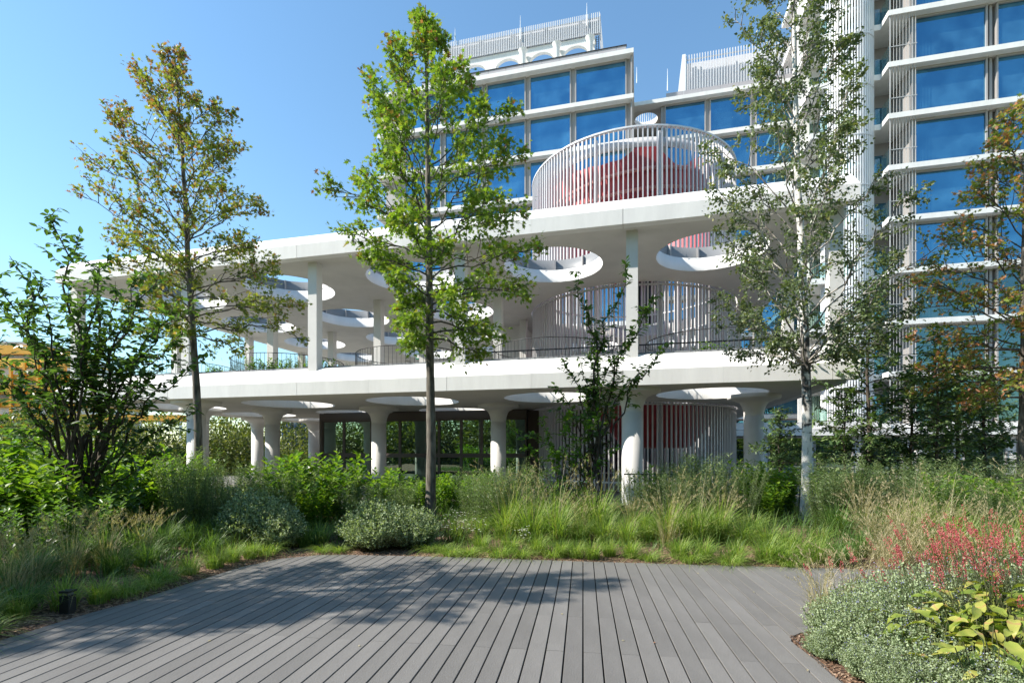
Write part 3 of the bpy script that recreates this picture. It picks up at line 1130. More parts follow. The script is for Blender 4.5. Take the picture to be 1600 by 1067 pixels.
# rear wall and dark rooms at ground level behind the cage
rw = thing('rear_ground_wall', 'shaded ground-floor wall with dark openings behind the fin cage', 'wall', B(0, 20, 0))
mb = MB()
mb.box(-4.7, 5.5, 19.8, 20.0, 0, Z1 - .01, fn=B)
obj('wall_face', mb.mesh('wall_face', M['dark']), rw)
for q in (-3.0, -.2, 2.6, 5.1):
    mb = MB()
    mb.box(q, q + .5, 19.6, 19.79, 0, Z1 - .02, fn=B)
    obj('pier', mb.mesh('pier', M['column']), rw)

# ------------------------------------------------------------------ office blocks
FH = 3.6


def window_unit(wd, ht, glass):
    f = MB()
    f.box(0, .10, 0, .22, 0, ht).box(wd - .10, wd, 0, .22, 0, ht)
    f.box(.101, wd - .101, .003, .22, 0, .09).box(.101, wd - .101, .003, .22, ht - .14, ht)
    p = MB()
    p.box(.102, wd - .102, .12, .16, .092, ht - .142)
    return f.mesh('window_frame', M['frame']), p.mesh('pane', glass)


_wu = {}


def put_window(parent, s, d, z, wd, ht, glass=None):
    glass = glass or M['blue_glass']
    key = (round(wd, 2), round(ht, 2), glass.name)
    if key not in _wu:
        _wu[key] = window_unit(wd, ht, glass)
    f, p = _wu[key]
    o_ = obj('window', f, parent, at=B(s, d, z), rot=-ANG)
    obj('pane', p, o_, local=True)
    return o_


def floor_band(parent, s0, s1, d0, d1, ztop, th=.34, name='floor_slab'):
    mb = MB()
    mb.box(s0, s1, d0, d1, ztop - th, ztop, fn=B)
    return obj(name, mb.mesh(name, M['concrete']), parent)


def fins_screen(parent, s0, s1, d, z0, z1, pitch=.22, name='fin_screen', depth=None, end=True):
    mb = MB()
    q = s0
    while q < s1:
        mb.box(q, q + .07, d, d + .10, z0, z1, fn=B)
        q += pitch
    if depth and end:
        q = d + .2
        while q < d + depth:
            mb.box(s0, s0 + .1, q, q + .07, z0, z1, fn=B)
            mb.box(s1, s1 + .1, q, q + .07, z0, z1, fn=B)
            q += pitch
    obj(name, mb.mesh(name, M['fin_grey']), parent, kind='stuff')
    mb = MB()
    mb.box(s0, s1, d + .11, d + .17, z0 + .1, z0 + .2, fn=B)
    mb.box(s0, s1, d + .11, d + .17, z1 - .45, z1 - .35, fn=B)
    q = s0 + .5
    while q < s1:
        mb.box(q, q + .08, d + .18, d + .26, z0, z1 - .1, fn=B)
        q += 3.1
    obj('screen_rails', mb.mesh('screen_rails', M['fin_grey']), parent)


def sof(px, d):
    """s of the point on plane d seen at picture column px"""
    t = (px - 800) / 800
    Y = (OX * SA + OY * CA + d) / (CA + SA * t)
    X = t * Y
    return (X - OX) * CA - (Y - OY) * SA


DA = 26.6
A = thing('office_block', 'tall white-banded office block with blue glass and arcaded roof screen, behind the middle oak', 'building', B(-4, DA, 0))
a0, a1 = sof(589, DA), sof(990, DA)
mull = [sof(982, DA), sof(894, DA), sof(822, DA), sof(754, DA)]
while mull[-1] - 3.82 > a0 + .3:
    mull.append(mull[-1] - 3.82)
mull = mull[::-1]
levels = [33.5 - FH * k for k in range(0, 9)]
for i, zt in enumerate(levels):
    floor_band(A, a0 if i == 0 else a0 + .02, a1, DA, DA + 10, zt, .36 if i == 0 else .34)
    zb = zt - (.36 if i == 0 else .34)
    ht = FH - .34 - .03
    z0 = zb - ht
    if z0 < 0:
        continue
    for m0, m1 in zip(mull[:-1], mull[1:]):
        put_window(A, m0 + .16, DA + .55, z0, m1 - m0 - .32, ht)
    for m_ in mull:
        mb = MB()
        mb.box(m_ - .158, m_ + .158, DA + .68, DA + .95, z0, zb - .002, fn=B)
        obj('mullion', mb.mesh('mullion', M['frame']), A)
mb = MB()
mb.box(a0 + .4, a1 - .25, DA + .96, DA + 9.8, 0, 33.1, fn=B)
obj('wall', mb.mesh('block_wall', M['frame']), A)
mb = MB()
mb.box(mull[-1] + .16, a1 - .12, DA + .25, DA + .9, 0, 33.13, fn=B)
obj('corner_wall', mb.mesh('corner_wall', M['frame']), A)
# parapet cladding in sheets
q = a0 + 4.0
while q < a1 - .8:
    mb = MB()
    mb.box(q + .01, min(q + 1.55, a1 - .6) - .01, DA + .75, DA + .85, 33.51, 34.35, fn=B)
    obj('parapet_sheet', mb.mesh('parapet_sheet', M['parapet']), A)
    q += 1.55
mb = MB()
mb.box(a0 + 4.0, a1 - .55, DA + .70, DA + .95, 34.36, 34.42, fn=B)
obj('parapet_cap', mb.mesh('parapet_cap', M['black']), A)
# roof arcade and fin screen
DSc = DA + 4.4
sa, sb = sof(692, DSc), sof(936, DSc)
fins_screen(A, sa, sb, DSc, 38.75, 40.6, .17, depth=5)
mb = MB()
mb.box(sa, sb, DSc + .3, DSc + .34, 38.8, 40.35, fn=B)
obj('screen_panel', mb.mesh('screen_panel', M['fin_grey']), A)
mb = MB()
mb.box(sa + .2, sb - .3, DSc + .56, DSc + .95, 38.45, 38.72, fn=B)
obj('roof_slab', mb.mesh('screen_slab', M['concrete']), A)


def arcade(s0, s1, d, z0, z1, centers, hw, rise, spring):
    """wall with elliptic arch openings down to z0"""
    mb = MB()
    xs = [s0]
    segs = []
    for c in centers:
        segs.append((c - hw, c + hw))
    prev = s0
    th = .35
    for (l_, r_) in segs + [(s1, s1)]:
        if l_ > prev:
            mb.box(prev, l_, d, d + th, z0, z1, fn=B)
        if r_ > l_:
            n_ = 14
            for j in range(n_):
                u0 = l_ + (r_ - l_) * j / n_
                u1 = l_ + (r_ - l_) * (j + 1) / n_
                c_ = (l_ + r_) / 2
                h0 = spring + rise * math.sqrt(max(0, 1 - ((u0 - c_) / hw) ** 2))
                h1 = spring + rise * math.sqrt(max(0, 1 - ((u1 - c_) / hw) ** 2))
                pts = [B(u0, d, h0), B(u1, d, h1), B(u1, d, z1), B(u0, d, z1), B(u0, d + th, h0), B(u1, d + th, h1), B(u1, d + th, z1), B(u0, d + th, z1)]
                mb.poly(pts, [(0, 1, 2, 3), (5, 4, 7, 6), (1, 0, 4, 5)])
        prev = r_
    return mb


cen = [sof(x, DSc + .2) for x in (741, 792.6, 846, 899)]
hw_ = 1.25
ar = arcade(sa + .3, sb - .4, DSc + .2, 33.5, 38.74, cen, hw_, 1.15, 37.0)
obj('arcade_wall', ar.mesh('arcade_wall', M['concrete']), A)
for x in (712, 817, 870, 922):
    mb = MB()
    s_ = sof(x, DSc - .32)
    mb.lathe([(.25, 33.5), (.25, 37.6), (.28, 37.85), (.36, 38.1), (.42, 38.22)], B(s_, DSc - .32, 0), 24)
    obj('arcade_column', mb.mesh('arcade_column', M['concrete']), A)
mb = MB()
for c in cen:
    mb.bar(B(c + .5, DSc + 4.5, 33.6), B(c - .3, DSc + 4.2, 38.3), .07, 6)
obj('struts', mb.mesh('struts', M['frame']), A)
mb = MB()
for k in range(12):
    mb.bar(B(sb - .28, DSc + .3, 36.4 + .2 * k), B(sb - .05, DSc + .3, 36.4 + .2 * k), .02, 4)
mb.bar(B(sb - .28, DSc + .3, 34), B(sb - .28, DSc + .3, 38.7), .035, 5)
mb.bar(B(sb - .05, DSc + .3, 34), B(sb - .05, DSc + .3, 38.7), .035, 5)
obj('ladder', mb.mesh('ladder', M['black']), A)
for x, top, bot, lb in ((711, 45, 66, 'left'), (813, 25, 62, 'middle'), (917, 5, 40, 'right')):
    s_ = sof(x, DSc - .1)
    X_, Y_, _ = B(s_, DSc - .1)
    mb = MB()
    mb.bar((X_, Y_, gz(bot, Y_)), (X_, Y_, gz(top, Y_)), .05, 5, .015)
    obj('lightning_rod', mb.mesh('lightning_rod', M['white']), A)

# block B, further right, with fin screen on the roof
DBk = 33.2
Bk = thing('recessed_office_block', 'set-back blue-windowed office block with pale fin screen on its roof, left of the stair tower', 'building', B(8, DBk, 0))
b0, b1 = sof(1034, DBk), sof(1330, DBk)
blev = [33.5 - FH * k for k in range(0, 9)]
bm_ = [sof(1036, DBk), sof(1107, DBk)]
while bm_[-1] + 3.8 < b1:
    bm_.append(bm_[-1] + 3.8)
for i, zt in enumerate(blev):
    floor_band(Bk, b0 - (3.4 if i == 0 else -.02), b1 + 3, DBk, DBk + (.9 if i == 0 else 8), zt)
    zb = zt - .34
    z0 = zb - (FH - .37)
    if z0 < 0:
        continue
    for m0, m1 in zip(bm_[:-1], bm_[1:]):
        put_window(Bk, m0 + .16, DBk + .5, z0, m1 - m0 - .32, FH - .37)
    for m_ in bm_:
        mb = MB()
        mb.box(m_ - .158, m_ + .158, DBk + .64, DBk + .9, z0, zb - .002, fn=B)
        obj('mullion', mb.mesh('mullion', M['frame']), Bk)
mb = MB()
mb.box(b0 + .1, b1 + 3, DBk + .92, DBk + 7.9, 0, 33.1, fn=B)
obj('wall', mb.mesh('block_wall', M['frame']), Bk)
mb = MB()
mb.box(b0 - 5, b0 + .08, DBk + 5.2, DBk + 5.6, 0, 33.1, fn=B)
obj('recess_wall', mb.mesh('recess_wall', M['dark']), Bk)
# roof plate between the blocks with its round opening
hc = (0.95, 34.9)
vs = [Vector((b0 - 3.4, DBk + .91)), Vector((b0 + 3, DBk + .91)), Vector((b0 + 3, DBk + 5.2)), Vector((b0 - 3.4, DBk + 5.2))]
hs_ = b0 - 1.35
es = [(0, 1), (1, 2), (2, 3), (3, 0)]
for k in range(40):
    a = 2 * math.pi * k / 40
    vs.append(Vector((hs_ + 1.08 * math.cos(a), DBk + 2.3 + 1.08 * math.sin(a))))
es += [(4 + k, 4 + (k + 1) % 40) for k in range(40)]
res = delaunay_2d_cdt(vs, es, [], 0, 1e-5)
fs = [tuple(f) for f in res[2] if math.hypot(sum(res[0][i][0] for i in f) / 3 - hs_, sum(res[0][i][1] for i in f) / 3 - DBk - 2.3) > 1.07]
mb = MB()
mb.poly([B(p[0], p[1], 33.16) for p in res[0]], fs)
mb.poly([B(p[0], p[1], 33.50) for p in res[0]], fs)
mb.lathe([(1.08, 0), (1.08, .5), (1.2, .5)], B(hs_, DBk + 2.3, 33.15), 40)
obj('roof_plate', mb.mesh('roof_plate', M['soffit']), Bk)
fins_screen(Bk, b0 - 3.3, b0 + 2.2, DBk + 4.3, 33.52, 35.8, .2, name='low_fin_screen')
q = b0 + .4
while q < b1:
    mb = MB()
    mb.box(q + .01, q + 1.54, DBk + .6, DBk + .7, 33.51, 34.25, fn=B)
    obj('parapet_sheet', mb.mesh('parapet_sheet', M['parapet']), Bk)
    q += 1.55
DS2 = DBk + 2.6
s0_, s1_ = sof(1072, DS2), b1 + 1
fins_screen(Bk, s0_, s1_, DS2, 34.3, 38.9, .24, depth=4)
mb = MB()
mb.box(s0_ + .1, s1_, DS2 + .6, DS2 + .8, 34.3, 38.5, fn=B)
obj('plant_room', mb.mesh('plant_room', M['fin_grey']), Bk)
mb = MB()
mb.poly([B(s0_ - .9, DS2 - .1, 34.0), B(s0_ - .05, DS2 - .1, 34.0), B(s0_ - .05, DS2 - .1, 38.95), B(s0_ - .35, DS2 - .1, 38.95),
         B(s0_ - .9, DS2 + .2, 34.0), B(s0_ - .05, DS2 + .2, 34.0), B(s0_ - .05, DS2 + .2, 38.95), B(s0_ - .35, DS2 + .2, 38.95)],
        [(0, 1, 2, 3), (5, 4, 7, 6), (3, 2, 6, 7), (4, 0, 3, 7), (1, 5, 6, 2)])
obj('screen_end', mb.mesh('screen_end', M['white']), Bk)
for x, top, bot in ((995, 105, 130), (1043, 108, 142)):
    s_ = sof(x, DBk + 4.2)
    X_, Y_, _ = B(s_, DBk + 4.2)
    mb = MB()
    mb.bar((X_, Y_, gz(bot, Y_)), (X_, Y_, gz(top, Y_)), .05, 5, .015)
    obj('lightning_rod', mb.mesh('lightning_rod', M['white']), Bk)

# ------------------------------------------------------------------ stair tower
TC = (24.9, 38.1)
TR = 1.62
tower = thing('stair_tower', 'slender round stair tower clad in white vertical tubes, right of the birch', 'tower', (TC[0], TC[1], 0))
fm = MB()
fm.box(-.035, .035, -.055, .055, 0, 42)
tf_me = fm.mesh('tower_fin', M['fin'])
NT = 58
for k in range(NT):
    a = 2 * math.pi * k / NT
    obj('fin', tf_me, tower, at=(TC[0] + TR * math.cos(a), TC[1] + TR * math.sin(a), 0), rot=a + math.pi / 2)
mb = MB()
mb.lathe([(TR - .06, 0), (TR + .08, 0), (TR + .08, .07), (TR - .06, .07), (TR - .06, 0)], (0, 0, 0), 48, smooth=False)
r_me = mb.mesh('ring', M['fin_grey'])
for k in range(11):
    obj('ring', r_me, tower, at=(TC[0], TC[1], 3.5 + FH * k - 1.0))
mb = MB()
mb.lathe([(.35, 0), (.35, 42)], (0, 0, 0), 16)
obj('newel', mb.mesh('newel', M['concrete']), tower, at=(TC[0], TC[1], 0))
# spiral flights
mb = MB()
nst = 220
for k in range(nst):
    a = k * 2 * math.pi / 20
    a2 = a + 2 * math.pi / 20
    z = .19 * k + .1
    p = [(.36 * math.cos(a), .36 * math.sin(a)), (1.5 * math.cos(a), 1.5 * math.sin(a)), (1.5 * math.cos(a2), 1.5 * math.sin(a2)), (.36 * math.cos(a2), .36 * math.sin(a2))]
    mb.poly([(x, y, z) for x, y in p] + [(x, y, z + .2) for x, y in p], [(0, 3, 2, 1), (4, 5, 6, 7), (0, 1, 5, 4), (1, 2, 6, 5), (2, 3, 7, 6)])
obj('spiral_stair', mb.mesh('spiral_stair', M['concrete'], fix=True), tower, at=(TC[0], TC[1], 0))

# ------------------------------------------------------------------ right wing
DC = 25.9
wing = thing('balcony_wing', 'right-hand wing with stacked white slabs, balconies and wide blue windows', 'building', B(20, DC, 0))
sc0 = 17.15
clv = [3.5 + FH * n_ for n_ in range(0, 11)]
bays = [(18.95, 23.25), (23.75, 28.05), (28.55, 32.85)]
scr = MB()
q = 0.06
while q < 1.62:
    scr.box(q, q + .018, 0, .03, 0, FH - .34)
    q += .19
scr_me = scr.mesh('bar_screen', M['bars'])
rl = MB()
rl.box(.0, 1.66, -.03, -.001, 1.08, 1.12)
rl.box(-.01, .02, -.06, -.032, 0, FH - .34)
rl_me = rl.mesh('rail', M['bars'])
gl = MB()
gl.box(0, .02, .1, 1.15, .06, 1.15)
gl_me = gl.mesh('glass_balustrade', M['clear'])
for i, zt in enumerate(clv):
    bal = floor_band(wing, sc0, 34, DC, DC + 9, zt, .36)
    floor_band(wing, 12.6, sc0 - .004, DC + 1.2, DC + 9, zt - .003, .40, name='gallery_slab')
    z0 = zt + .004
    glass = M['blue_glass'] if zt > 12 else M['dark_glass']
    for a, b in bays:
        put_window(wing, a, DC + .5, z0, b - a, FH - .37, glass)
        mb = MB()
        mb.box(b + .17, b + .33, DC + .66, DC + .9, z0, z0 + FH - .372, fn=B)
        obj('mullion', mb.mesh('mullion', M['frame']), wing)
    obj('bar_screen', scr_me, wing, at=B(sc0 + .12, DC + .14, z0), rot=-ANG, kind='stuff')
    obj('rail', rl_me, wing, at=B(sc0 + .12, DC + .14, z0), rot=-ANG)
    obj('glass_balustrade', gl_me, wing, at=B(sc0 + .05, DC, z0), rot=-ANG)
    mb = MB()
    mb.box(13.2, sc0, DC + 1.28, DC + 1.30, z0 + .05, z0 + 1.15, fn=B)
    obj('glass_balustrade', mb.mesh('glass_balustrade', M['clear']), wing)
    mb = MB()   # side wall of the balcony
    mb.box(18.72, 18.93, DC + .48, DC + 3.4, z0, z0 + FH - .372, fn=B)
    obj('balcony_wall', mb.mesh('balcony_wall', M['frame']), wing)
    mb = MB()
    mb.box(17.1, 18.7, DC + 3.2, DC + 3.4, z0, z0 + FH - .372, fn=B)
    obj('balcony_wall', mb.mesh('balcony_wall', M['parapet']), wing)  # rear wall: darker tone puts the balcony's shade into the colour
    mb = MB()
    mb.box(17.5, 18.3, DC + 3.14, DC + 3.19, z0, z0 + 2.3, fn=B)
    obj('balcony_door', mb.mesh('balcony_door', M['blue_glass']), wing)
    mb = MB()
    mb.box(12.6, 17.08, DC + 4.2, DC + 4.4, z0, z0 + FH - .372, fn=B)
    obj('gallery_wall', mb.mesh('gallery_wall', M['column']), wing)
    for q in (13.4, 15.6):
        mb = MB()
        mb.box(q, q + 1.3, DC + 4.13, DC + 4.19, z0, z0 + 2.4, fn=B)
        obj('gallery_door', mb.mesh('gallery_door', M['green_glass']), wing)
mb = MB()
mb.box(18.95, 34, DC + .92, DC + 8.8, 0, 43.5, fn=B)
mb.box(16.5, 18.9, DC + 4.5, DC + 8.8, 0, 43.5, fn=B)
obj('wall', mb.mesh('wing_wall', M['frame']), wing)
# podium at ground level
pod = thing('podium', 'low ground-floor podium with pale band above dark shop windows, behind the birch', 'building', B(12, DC, 0))
mb = MB()
mb.box(6.2, 34, DC - .8, DC - .02, 2.66, 3.08, fn=B)
obj('fascia', mb.mesh('podium_fascia', M['concrete']), pod)
mb = MB()
mb.box(6.2, 17.1, DC - .5, DC + 1.1, 3.12, 3.62, fn=B)
obj('upper_band', mb.mesh('upper_band', M['column']), pod)
q = 6.4
while q < 32:
    put_window(pod, q, DC - .3, 0.0, 2.5, 2.62, M['green_glass'])
    mb = MB()
    mb.box(q + 2.52, q + 2.98, DC - .25, DC + .05, 0, 2.65, fn=B)
    obj('pier', mb.mesh('pier', M['column']), pod)
    q += 3.0
mb = MB()
mb.box(6.3, 33, DC + .05, DC + .4, 0, 3.1, fn=B)
obj('back_wall', mb.mesh('back_wall', M['dark']), pod)
# trellis of pale posts in front of the wing at the right
tr = thing('pale_post_frame', 'pale frame of upright posts in front of the shop windows among the conifers', 'pergola', (gx(1450, 19), 19, 0))
for px in (1432, 1442, 1478, 1498):
    mb = MB()
    X_ = gx(px, 19)
    mb.box(X_ - .06, X_ + .06, 18.9, 19.1, -.08, gz(706, 19), )
    obj('post', mb.mesh('post', M['column']), tr)
mb = MB()
mb.box(gx(1428, 19), gx(1530, 19), 18.92, 19.08, gz(706, 19) + .002, gz(703, 19))
obj('beam', mb.mesh('beam', M['column']), tr)

# ------------------------------------------------------------------ far left: orange buildings, blue hoarding
ob = thing('orange_building', 'orange and white banded building glimpsed far left behind the dark cherry', 'building', (-50, 60, 0))
Yo = 60
for k in range(9):
    z0 = .5 + k * 1.55
    x1 = gx(150, Yo) if k < 7 else gx(120 - 30 * (k - 6), Yo)
    mb = MB()
    mb.box(gx(-160, Yo), x1, Yo, Yo + 8, z0, z0 + (1.05 if k % 3 else .7))
    obj('orange_band', mb.mesh('orange_band', M['yellow'] if k % 2 else M['orange']), ob)
    mb = MB()
    mb.box(gx(-160, Yo) + .4, x1 - .3, Yo + .5, Yo + 7.5, z0 + (1.051 if k % 3 else .701), z0 + 1.549)
    obj('white_band', mb.mesh('white_band', M['white'] if k % 3 == 0 else M['frame']), ob)
for k in range(14):
    xx = gx(-150 + 21 * k, Yo)
    mb = MB()
    mb.box(xx, xx + .25, Yo - .3, Yo - .05, 0, 12.0)
    obj('pillar', mb.mesh('pillar', M['orange']), ob)
lo = thing('low_orange_canopy', 'low orange canopy far behind the left terrace columns', 'canopy', (gx(210, 52), 52, 0))
mb = MB()
mb.box(gx(150, 52), gx(282, 52), 52, 55, gz(657, 52), gz(648, 52))
obj('canopy_roof', mb.mesh('canopy_roof', M['orange']), lo)
mb = MB()
for px in (155, 185, 215, 245, 278):
    mb.box(gx(px, 52), gx(px, 52) + .2, 52.2, 52.4, 0, gz(657, 52) - .002)
obj('canopy_posts', mb.mesh('canopy_posts', M['white']), lo)
bl = thing('blue_hoarding', 'blue site hoarding with dark posts seen between the far mushroom columns', 'hoarding', (gx(465, 50), 50, 0))
mb = MB()
mb.box(gx(440, 50), gx(505, 50), 50, 50.2, 0, gz(660, 50))
obj('hoarding_sheet', mb.mesh('hoarding_sheet', M['blue']), bl)
for px in (444, 456, 468, 480, 492):
    mb = MB()
    mb.box(gx(px, 50), gx(px, 50) + .2, 49.7, 49.95, 0, gz(657, 50))
    obj('post', mb.mesh('post', M['black']), bl)


# ------------------------------------------------------------------ trees
def curve_pts(p0, p1, bulge, n=7, jit=0.04):
    p0, p1 = np.array(p0, float), np.array(p1, float)
    t = np.linspace(0, 1, n)[:, None]
    P = p0 * (1 - t) + p1 * t
    L = np.linalg.norm(p1 - p0)
    P = P + np.array(bulge, float)[None] * (4 * t * (1 - t)) * L
    J = rng.normal(size=(n, 3)) * jit * L
    J[0] = 0
    J[-1] = 0
    return P + J


def at_poly(P, f):
    f = min(max(f, 0), 1) * (len(P) - 1)
    i = min(int(f), len(P) - 2)
    return P[i] * (1 - (f - i)) + P[i + 1] * (f - i)


def make_tree(name, label, base, H, r0, prof, bark, leafm, template, lsize, zstart, nl=44, ns=9, ncl=4, nlv=5, rise=(.2, 1.0), bulge=.06,
              lean=(0, 0), topvar=.3, varfn=None, dens=1.0, droop=0.0, group=None, subl=.42, cat='tree', radial=.19, limb_r=.32, kinks=.03, spread_lo=.28, brm=None):
    bx, by, bz = base
    root = thing(name, label, cat, base, group)
    n = 16
    t = np.linspace(0, 1, n)
    T = np.zeros((n, 3))
    T[:, 2] = t * H
    T[:, 0] = lean[0] * t ** 1.6 + np.cumsum(rng.normal(size=n) * kinks * .4)
    T[:, 1] = lean[1] * t ** 1.6 + np.cumsum(rng.normal(size=n) * kinks * .4)
    T[0, :2] = 0
    T[0, 2] = -.12
    # resample finer for lumps
    m = 50
    TT = np.array([at_poly(T, q) for q in np.linspace(0, 1, m)])
    rad = r0 * (1 - np.linspace(0, 1, m)) ** .75 + .008
    rad[:3] *= np.array([1.35, 1.15, 1.05])
    rad *= 1 + rng.normal(size=m) * .035
    tm = TM()
    tm.tube(TT, rad, 12)
    obj('trunk', tm.mesh('trunk', bark), root, at=base)
    br = TM()
    lf = TM()
    zs = np.array([p[0] for p in prof])
    Rl = np.array([p[1] for p in prof])
    Rr = np.array([p[2] for p in prof])
    leafP, leafD, leafV = [], [], []
    ga = rng.uniform(0, 6.28)
    for i in range(nl):
        f = (i + rng.uniform(-.3, .3)) / nl
        zt = zs[0] + (zs[-1] - zs[0]) * min(max(f, 0), 1) ** 1.12
        ga += 2.399 + rng.uniform(-.3, .3)
        c = math.cos(ga)
        Rm = np.interp(zt, zs, Rl) * (1 - c) / 2 + np.interp(zt, zs, Rr) * (1 + c) / 2
        Rm *= rng.uniform(.72, 1.08)
        fz = (zt - zs[0]) / (zs[-1] - zs[0])
        rs = rise[0] + (rise[1] - rise[0]) * fz
        z0 = max(zstart, zt - rs * Rm)
        z0 = min(z0, H * .97)
        o_ = at_poly(T, z0 / H)
        e = np.array([o_[0] * .5 + np.interp(zt / H, t, T[:, 0]) * .5 + Rm * c, np.interp(zt / H, t, T[:, 1]) + Rm * math.sin(ga) * .85, zt])
        P = curve_pts(o_, e, (0, 0, bulge), 8, .022)
        rl_ = limb_r * r0 * (1 - z0 / H * .75) * min(1, .5 + Rm / 3)
        br.tube(P, np.linspace(rl_, .006, 8), 6)
        L = np.linalg.norm(e - o_)
        ld = (e - o_) / (L + 1e-6)
        for j in range(ns):
            ff = spread_lo + (1 - spread_lo) * (j + .5) / ns
            q0 = at_poly(P, ff)
            dv = rv(1)[0]
            dv[2] = dv[2] * .5 + .18 - droop
            dv = dv + ld * .9
            dv /= np.linalg.norm(dv)
            sl = subl * L * (1.15 - ff) * rng.uniform(.6, 1.2) + .14
            q1 = q0 + dv * sl + np.array([0, 0, -droop * sl * .6])
            Q = curve_pts(q0, q1, (0, 0, .05), 4, .05)
            br.tube(Q, np.linspace(.011, .003, 4), 4)
            for k in range(ncl):
                if rng.random() > dens:
                    continue
                pc = at_poly(Q, .25 + .75 * (k + 1) / ncl)
                m_ = max(1, int(round(nlv * rng.uniform(.6, 1.4) * min(1.05, .42 + Rm / 2.4))))
                pp = pc + rv(m_) * rng.uniform(0, radial, (m_, 1))
                leafP.append(pp)
                dd = rv(m_) * .8 + dv[None] * .7 + np.array([[0, 0, -.25 - droop]])
                leafD.append(dd)
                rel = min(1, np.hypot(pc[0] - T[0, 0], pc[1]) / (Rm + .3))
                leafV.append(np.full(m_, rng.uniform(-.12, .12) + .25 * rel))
    # leader
    for j in range(7):
        pc = at_poly(T, .86 + .02 * j) + rng.normal(size=3) * .05
        m_ = nlv
        leafP.append(pc + rv(m_) * .1)
        leafD.append(rv(m_) + np.array([[0, 0, .3]]))
        leafV.append(np.full(m_, rng.uniform(0, .3)))
    P = np.concatenate(leafP)
    D = np.concatenate(leafD)
    Vv = np.concatenate(leafV)
    nL = len(P)
    N = rv(nL) * .75 + np.array([[0, 0, 1.0]])
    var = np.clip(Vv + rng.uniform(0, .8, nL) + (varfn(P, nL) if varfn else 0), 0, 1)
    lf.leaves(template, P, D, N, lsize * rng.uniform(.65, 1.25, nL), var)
    obj('branches', br.mesh('branches', brm or bark), root, at=base)
    obj('crown', lf.mesh('crown', leafm), root, at=base)
    return root


def prof_px(cx, Y, rows):
    """rows (py, pxleft, pxright) top to bottom -> [(z, Rl, Rr)] bottom to top"""
    k = Y / 800
    out = [(gz(py, Y), max(.05, (cx - l) * k), max(.05, (r - cx) * k)) for py, l, r in rows]
    return sorted(out)


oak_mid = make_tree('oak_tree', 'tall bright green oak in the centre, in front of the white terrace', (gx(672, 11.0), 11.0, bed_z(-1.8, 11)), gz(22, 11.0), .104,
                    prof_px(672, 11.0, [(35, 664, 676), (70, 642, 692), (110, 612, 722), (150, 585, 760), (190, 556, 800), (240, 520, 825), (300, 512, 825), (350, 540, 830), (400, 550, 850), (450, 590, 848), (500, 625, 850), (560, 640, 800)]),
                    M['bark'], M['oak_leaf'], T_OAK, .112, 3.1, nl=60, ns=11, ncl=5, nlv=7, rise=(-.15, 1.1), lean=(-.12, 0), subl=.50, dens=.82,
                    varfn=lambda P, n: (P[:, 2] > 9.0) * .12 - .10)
oak_left = make_tree('turning_oak_tree', 'oak with olive and rust-tinged leaves in front of the left end of the terrace', (gx(312, 13.0), 13.0, bed_z(-8, 13)), gz(80, 13.0), .098,
                     prof_px(308, 13.0, [(90, 268, 286), (120, 255, 312), (150, 245, 340), (200, 215, 390), (250, 190, 400), (290, 140, 425), (340, 150, 428), (390, 180, 440), (440, 200, 462), (490, 230, 468), (550, 270, 470)]),
                     M['bark'], M['oak_brown'], T_OAK, .108, 3.4, nl=58, ns=11, ncl=5, nlv=6, rise=(-.1, 1.35), lean=(-.55, 0), subl=.46, dens=.78,
                     varfn=lambda P, n: np.clip((P[:, 2] - 6) * .04, -.1, .16) - .02)
birch = make_tree('birch_tree', 'white-barked birch with small grey-green leaves right of centre', (gx(1258, 10.9), 10.9, bed_z(6.2, 10.9)), 13.2, .100,
                  prof_px(1243, 10.9, [(-120, 1225, 1262), (-60, 1190, 1300), (0, 1150, 1312), (60, 1140, 1322), (120, 1150, 1330), (200, 1120, 1335), (260, 1112, 1370), (320, 1105, 1395),
                                      (400, 1100, 1425), (460, 1095, 1415), (520, 1105, 1370), (570, 1150, 1330)]),
                  M['birch'], M['birch_leaf'], T_BIRCH, .070, 3.3, nl=60, ns=13, ncl=6, nlv=8, rise=(.75, 1.6), lean=(-.45, 0), droop=.28, bulge=.04, subl=.36, radial=.15,
                  limb_r=.27, dens=.9, brm=M['birch_limb'])
pin = make_tree('autumn_oak_tree', 'oak with orange-brown autumn leaves at the right border', (gx(1597, 11.0), 11.0, bed_z(11, 11)), gz(150, 11.0), .10,
                prof_px(1595, 11.0, [(165, 1580, 1605), (220, 1535, 1640), (270, 1505, 1660), (330, 1480, 1680), (380, 1455, 1700), (430, 1425, 1710), (480, 1425, 1720), (530, 1440, 1720), (590, 1415, 1720), (640, 1480, 1700)]),
                M['bark'], M['pin_leaf'], T_OAK, .10, 1.9, nl=58, ns=11, ncl=5, nlv=6, rise=(-.1, 1.2), lean=(.0, 0), subl=.46, dens=.8,
                varfn=lambda P, n: -.05 + .12 * (rng.random(n) > .5))


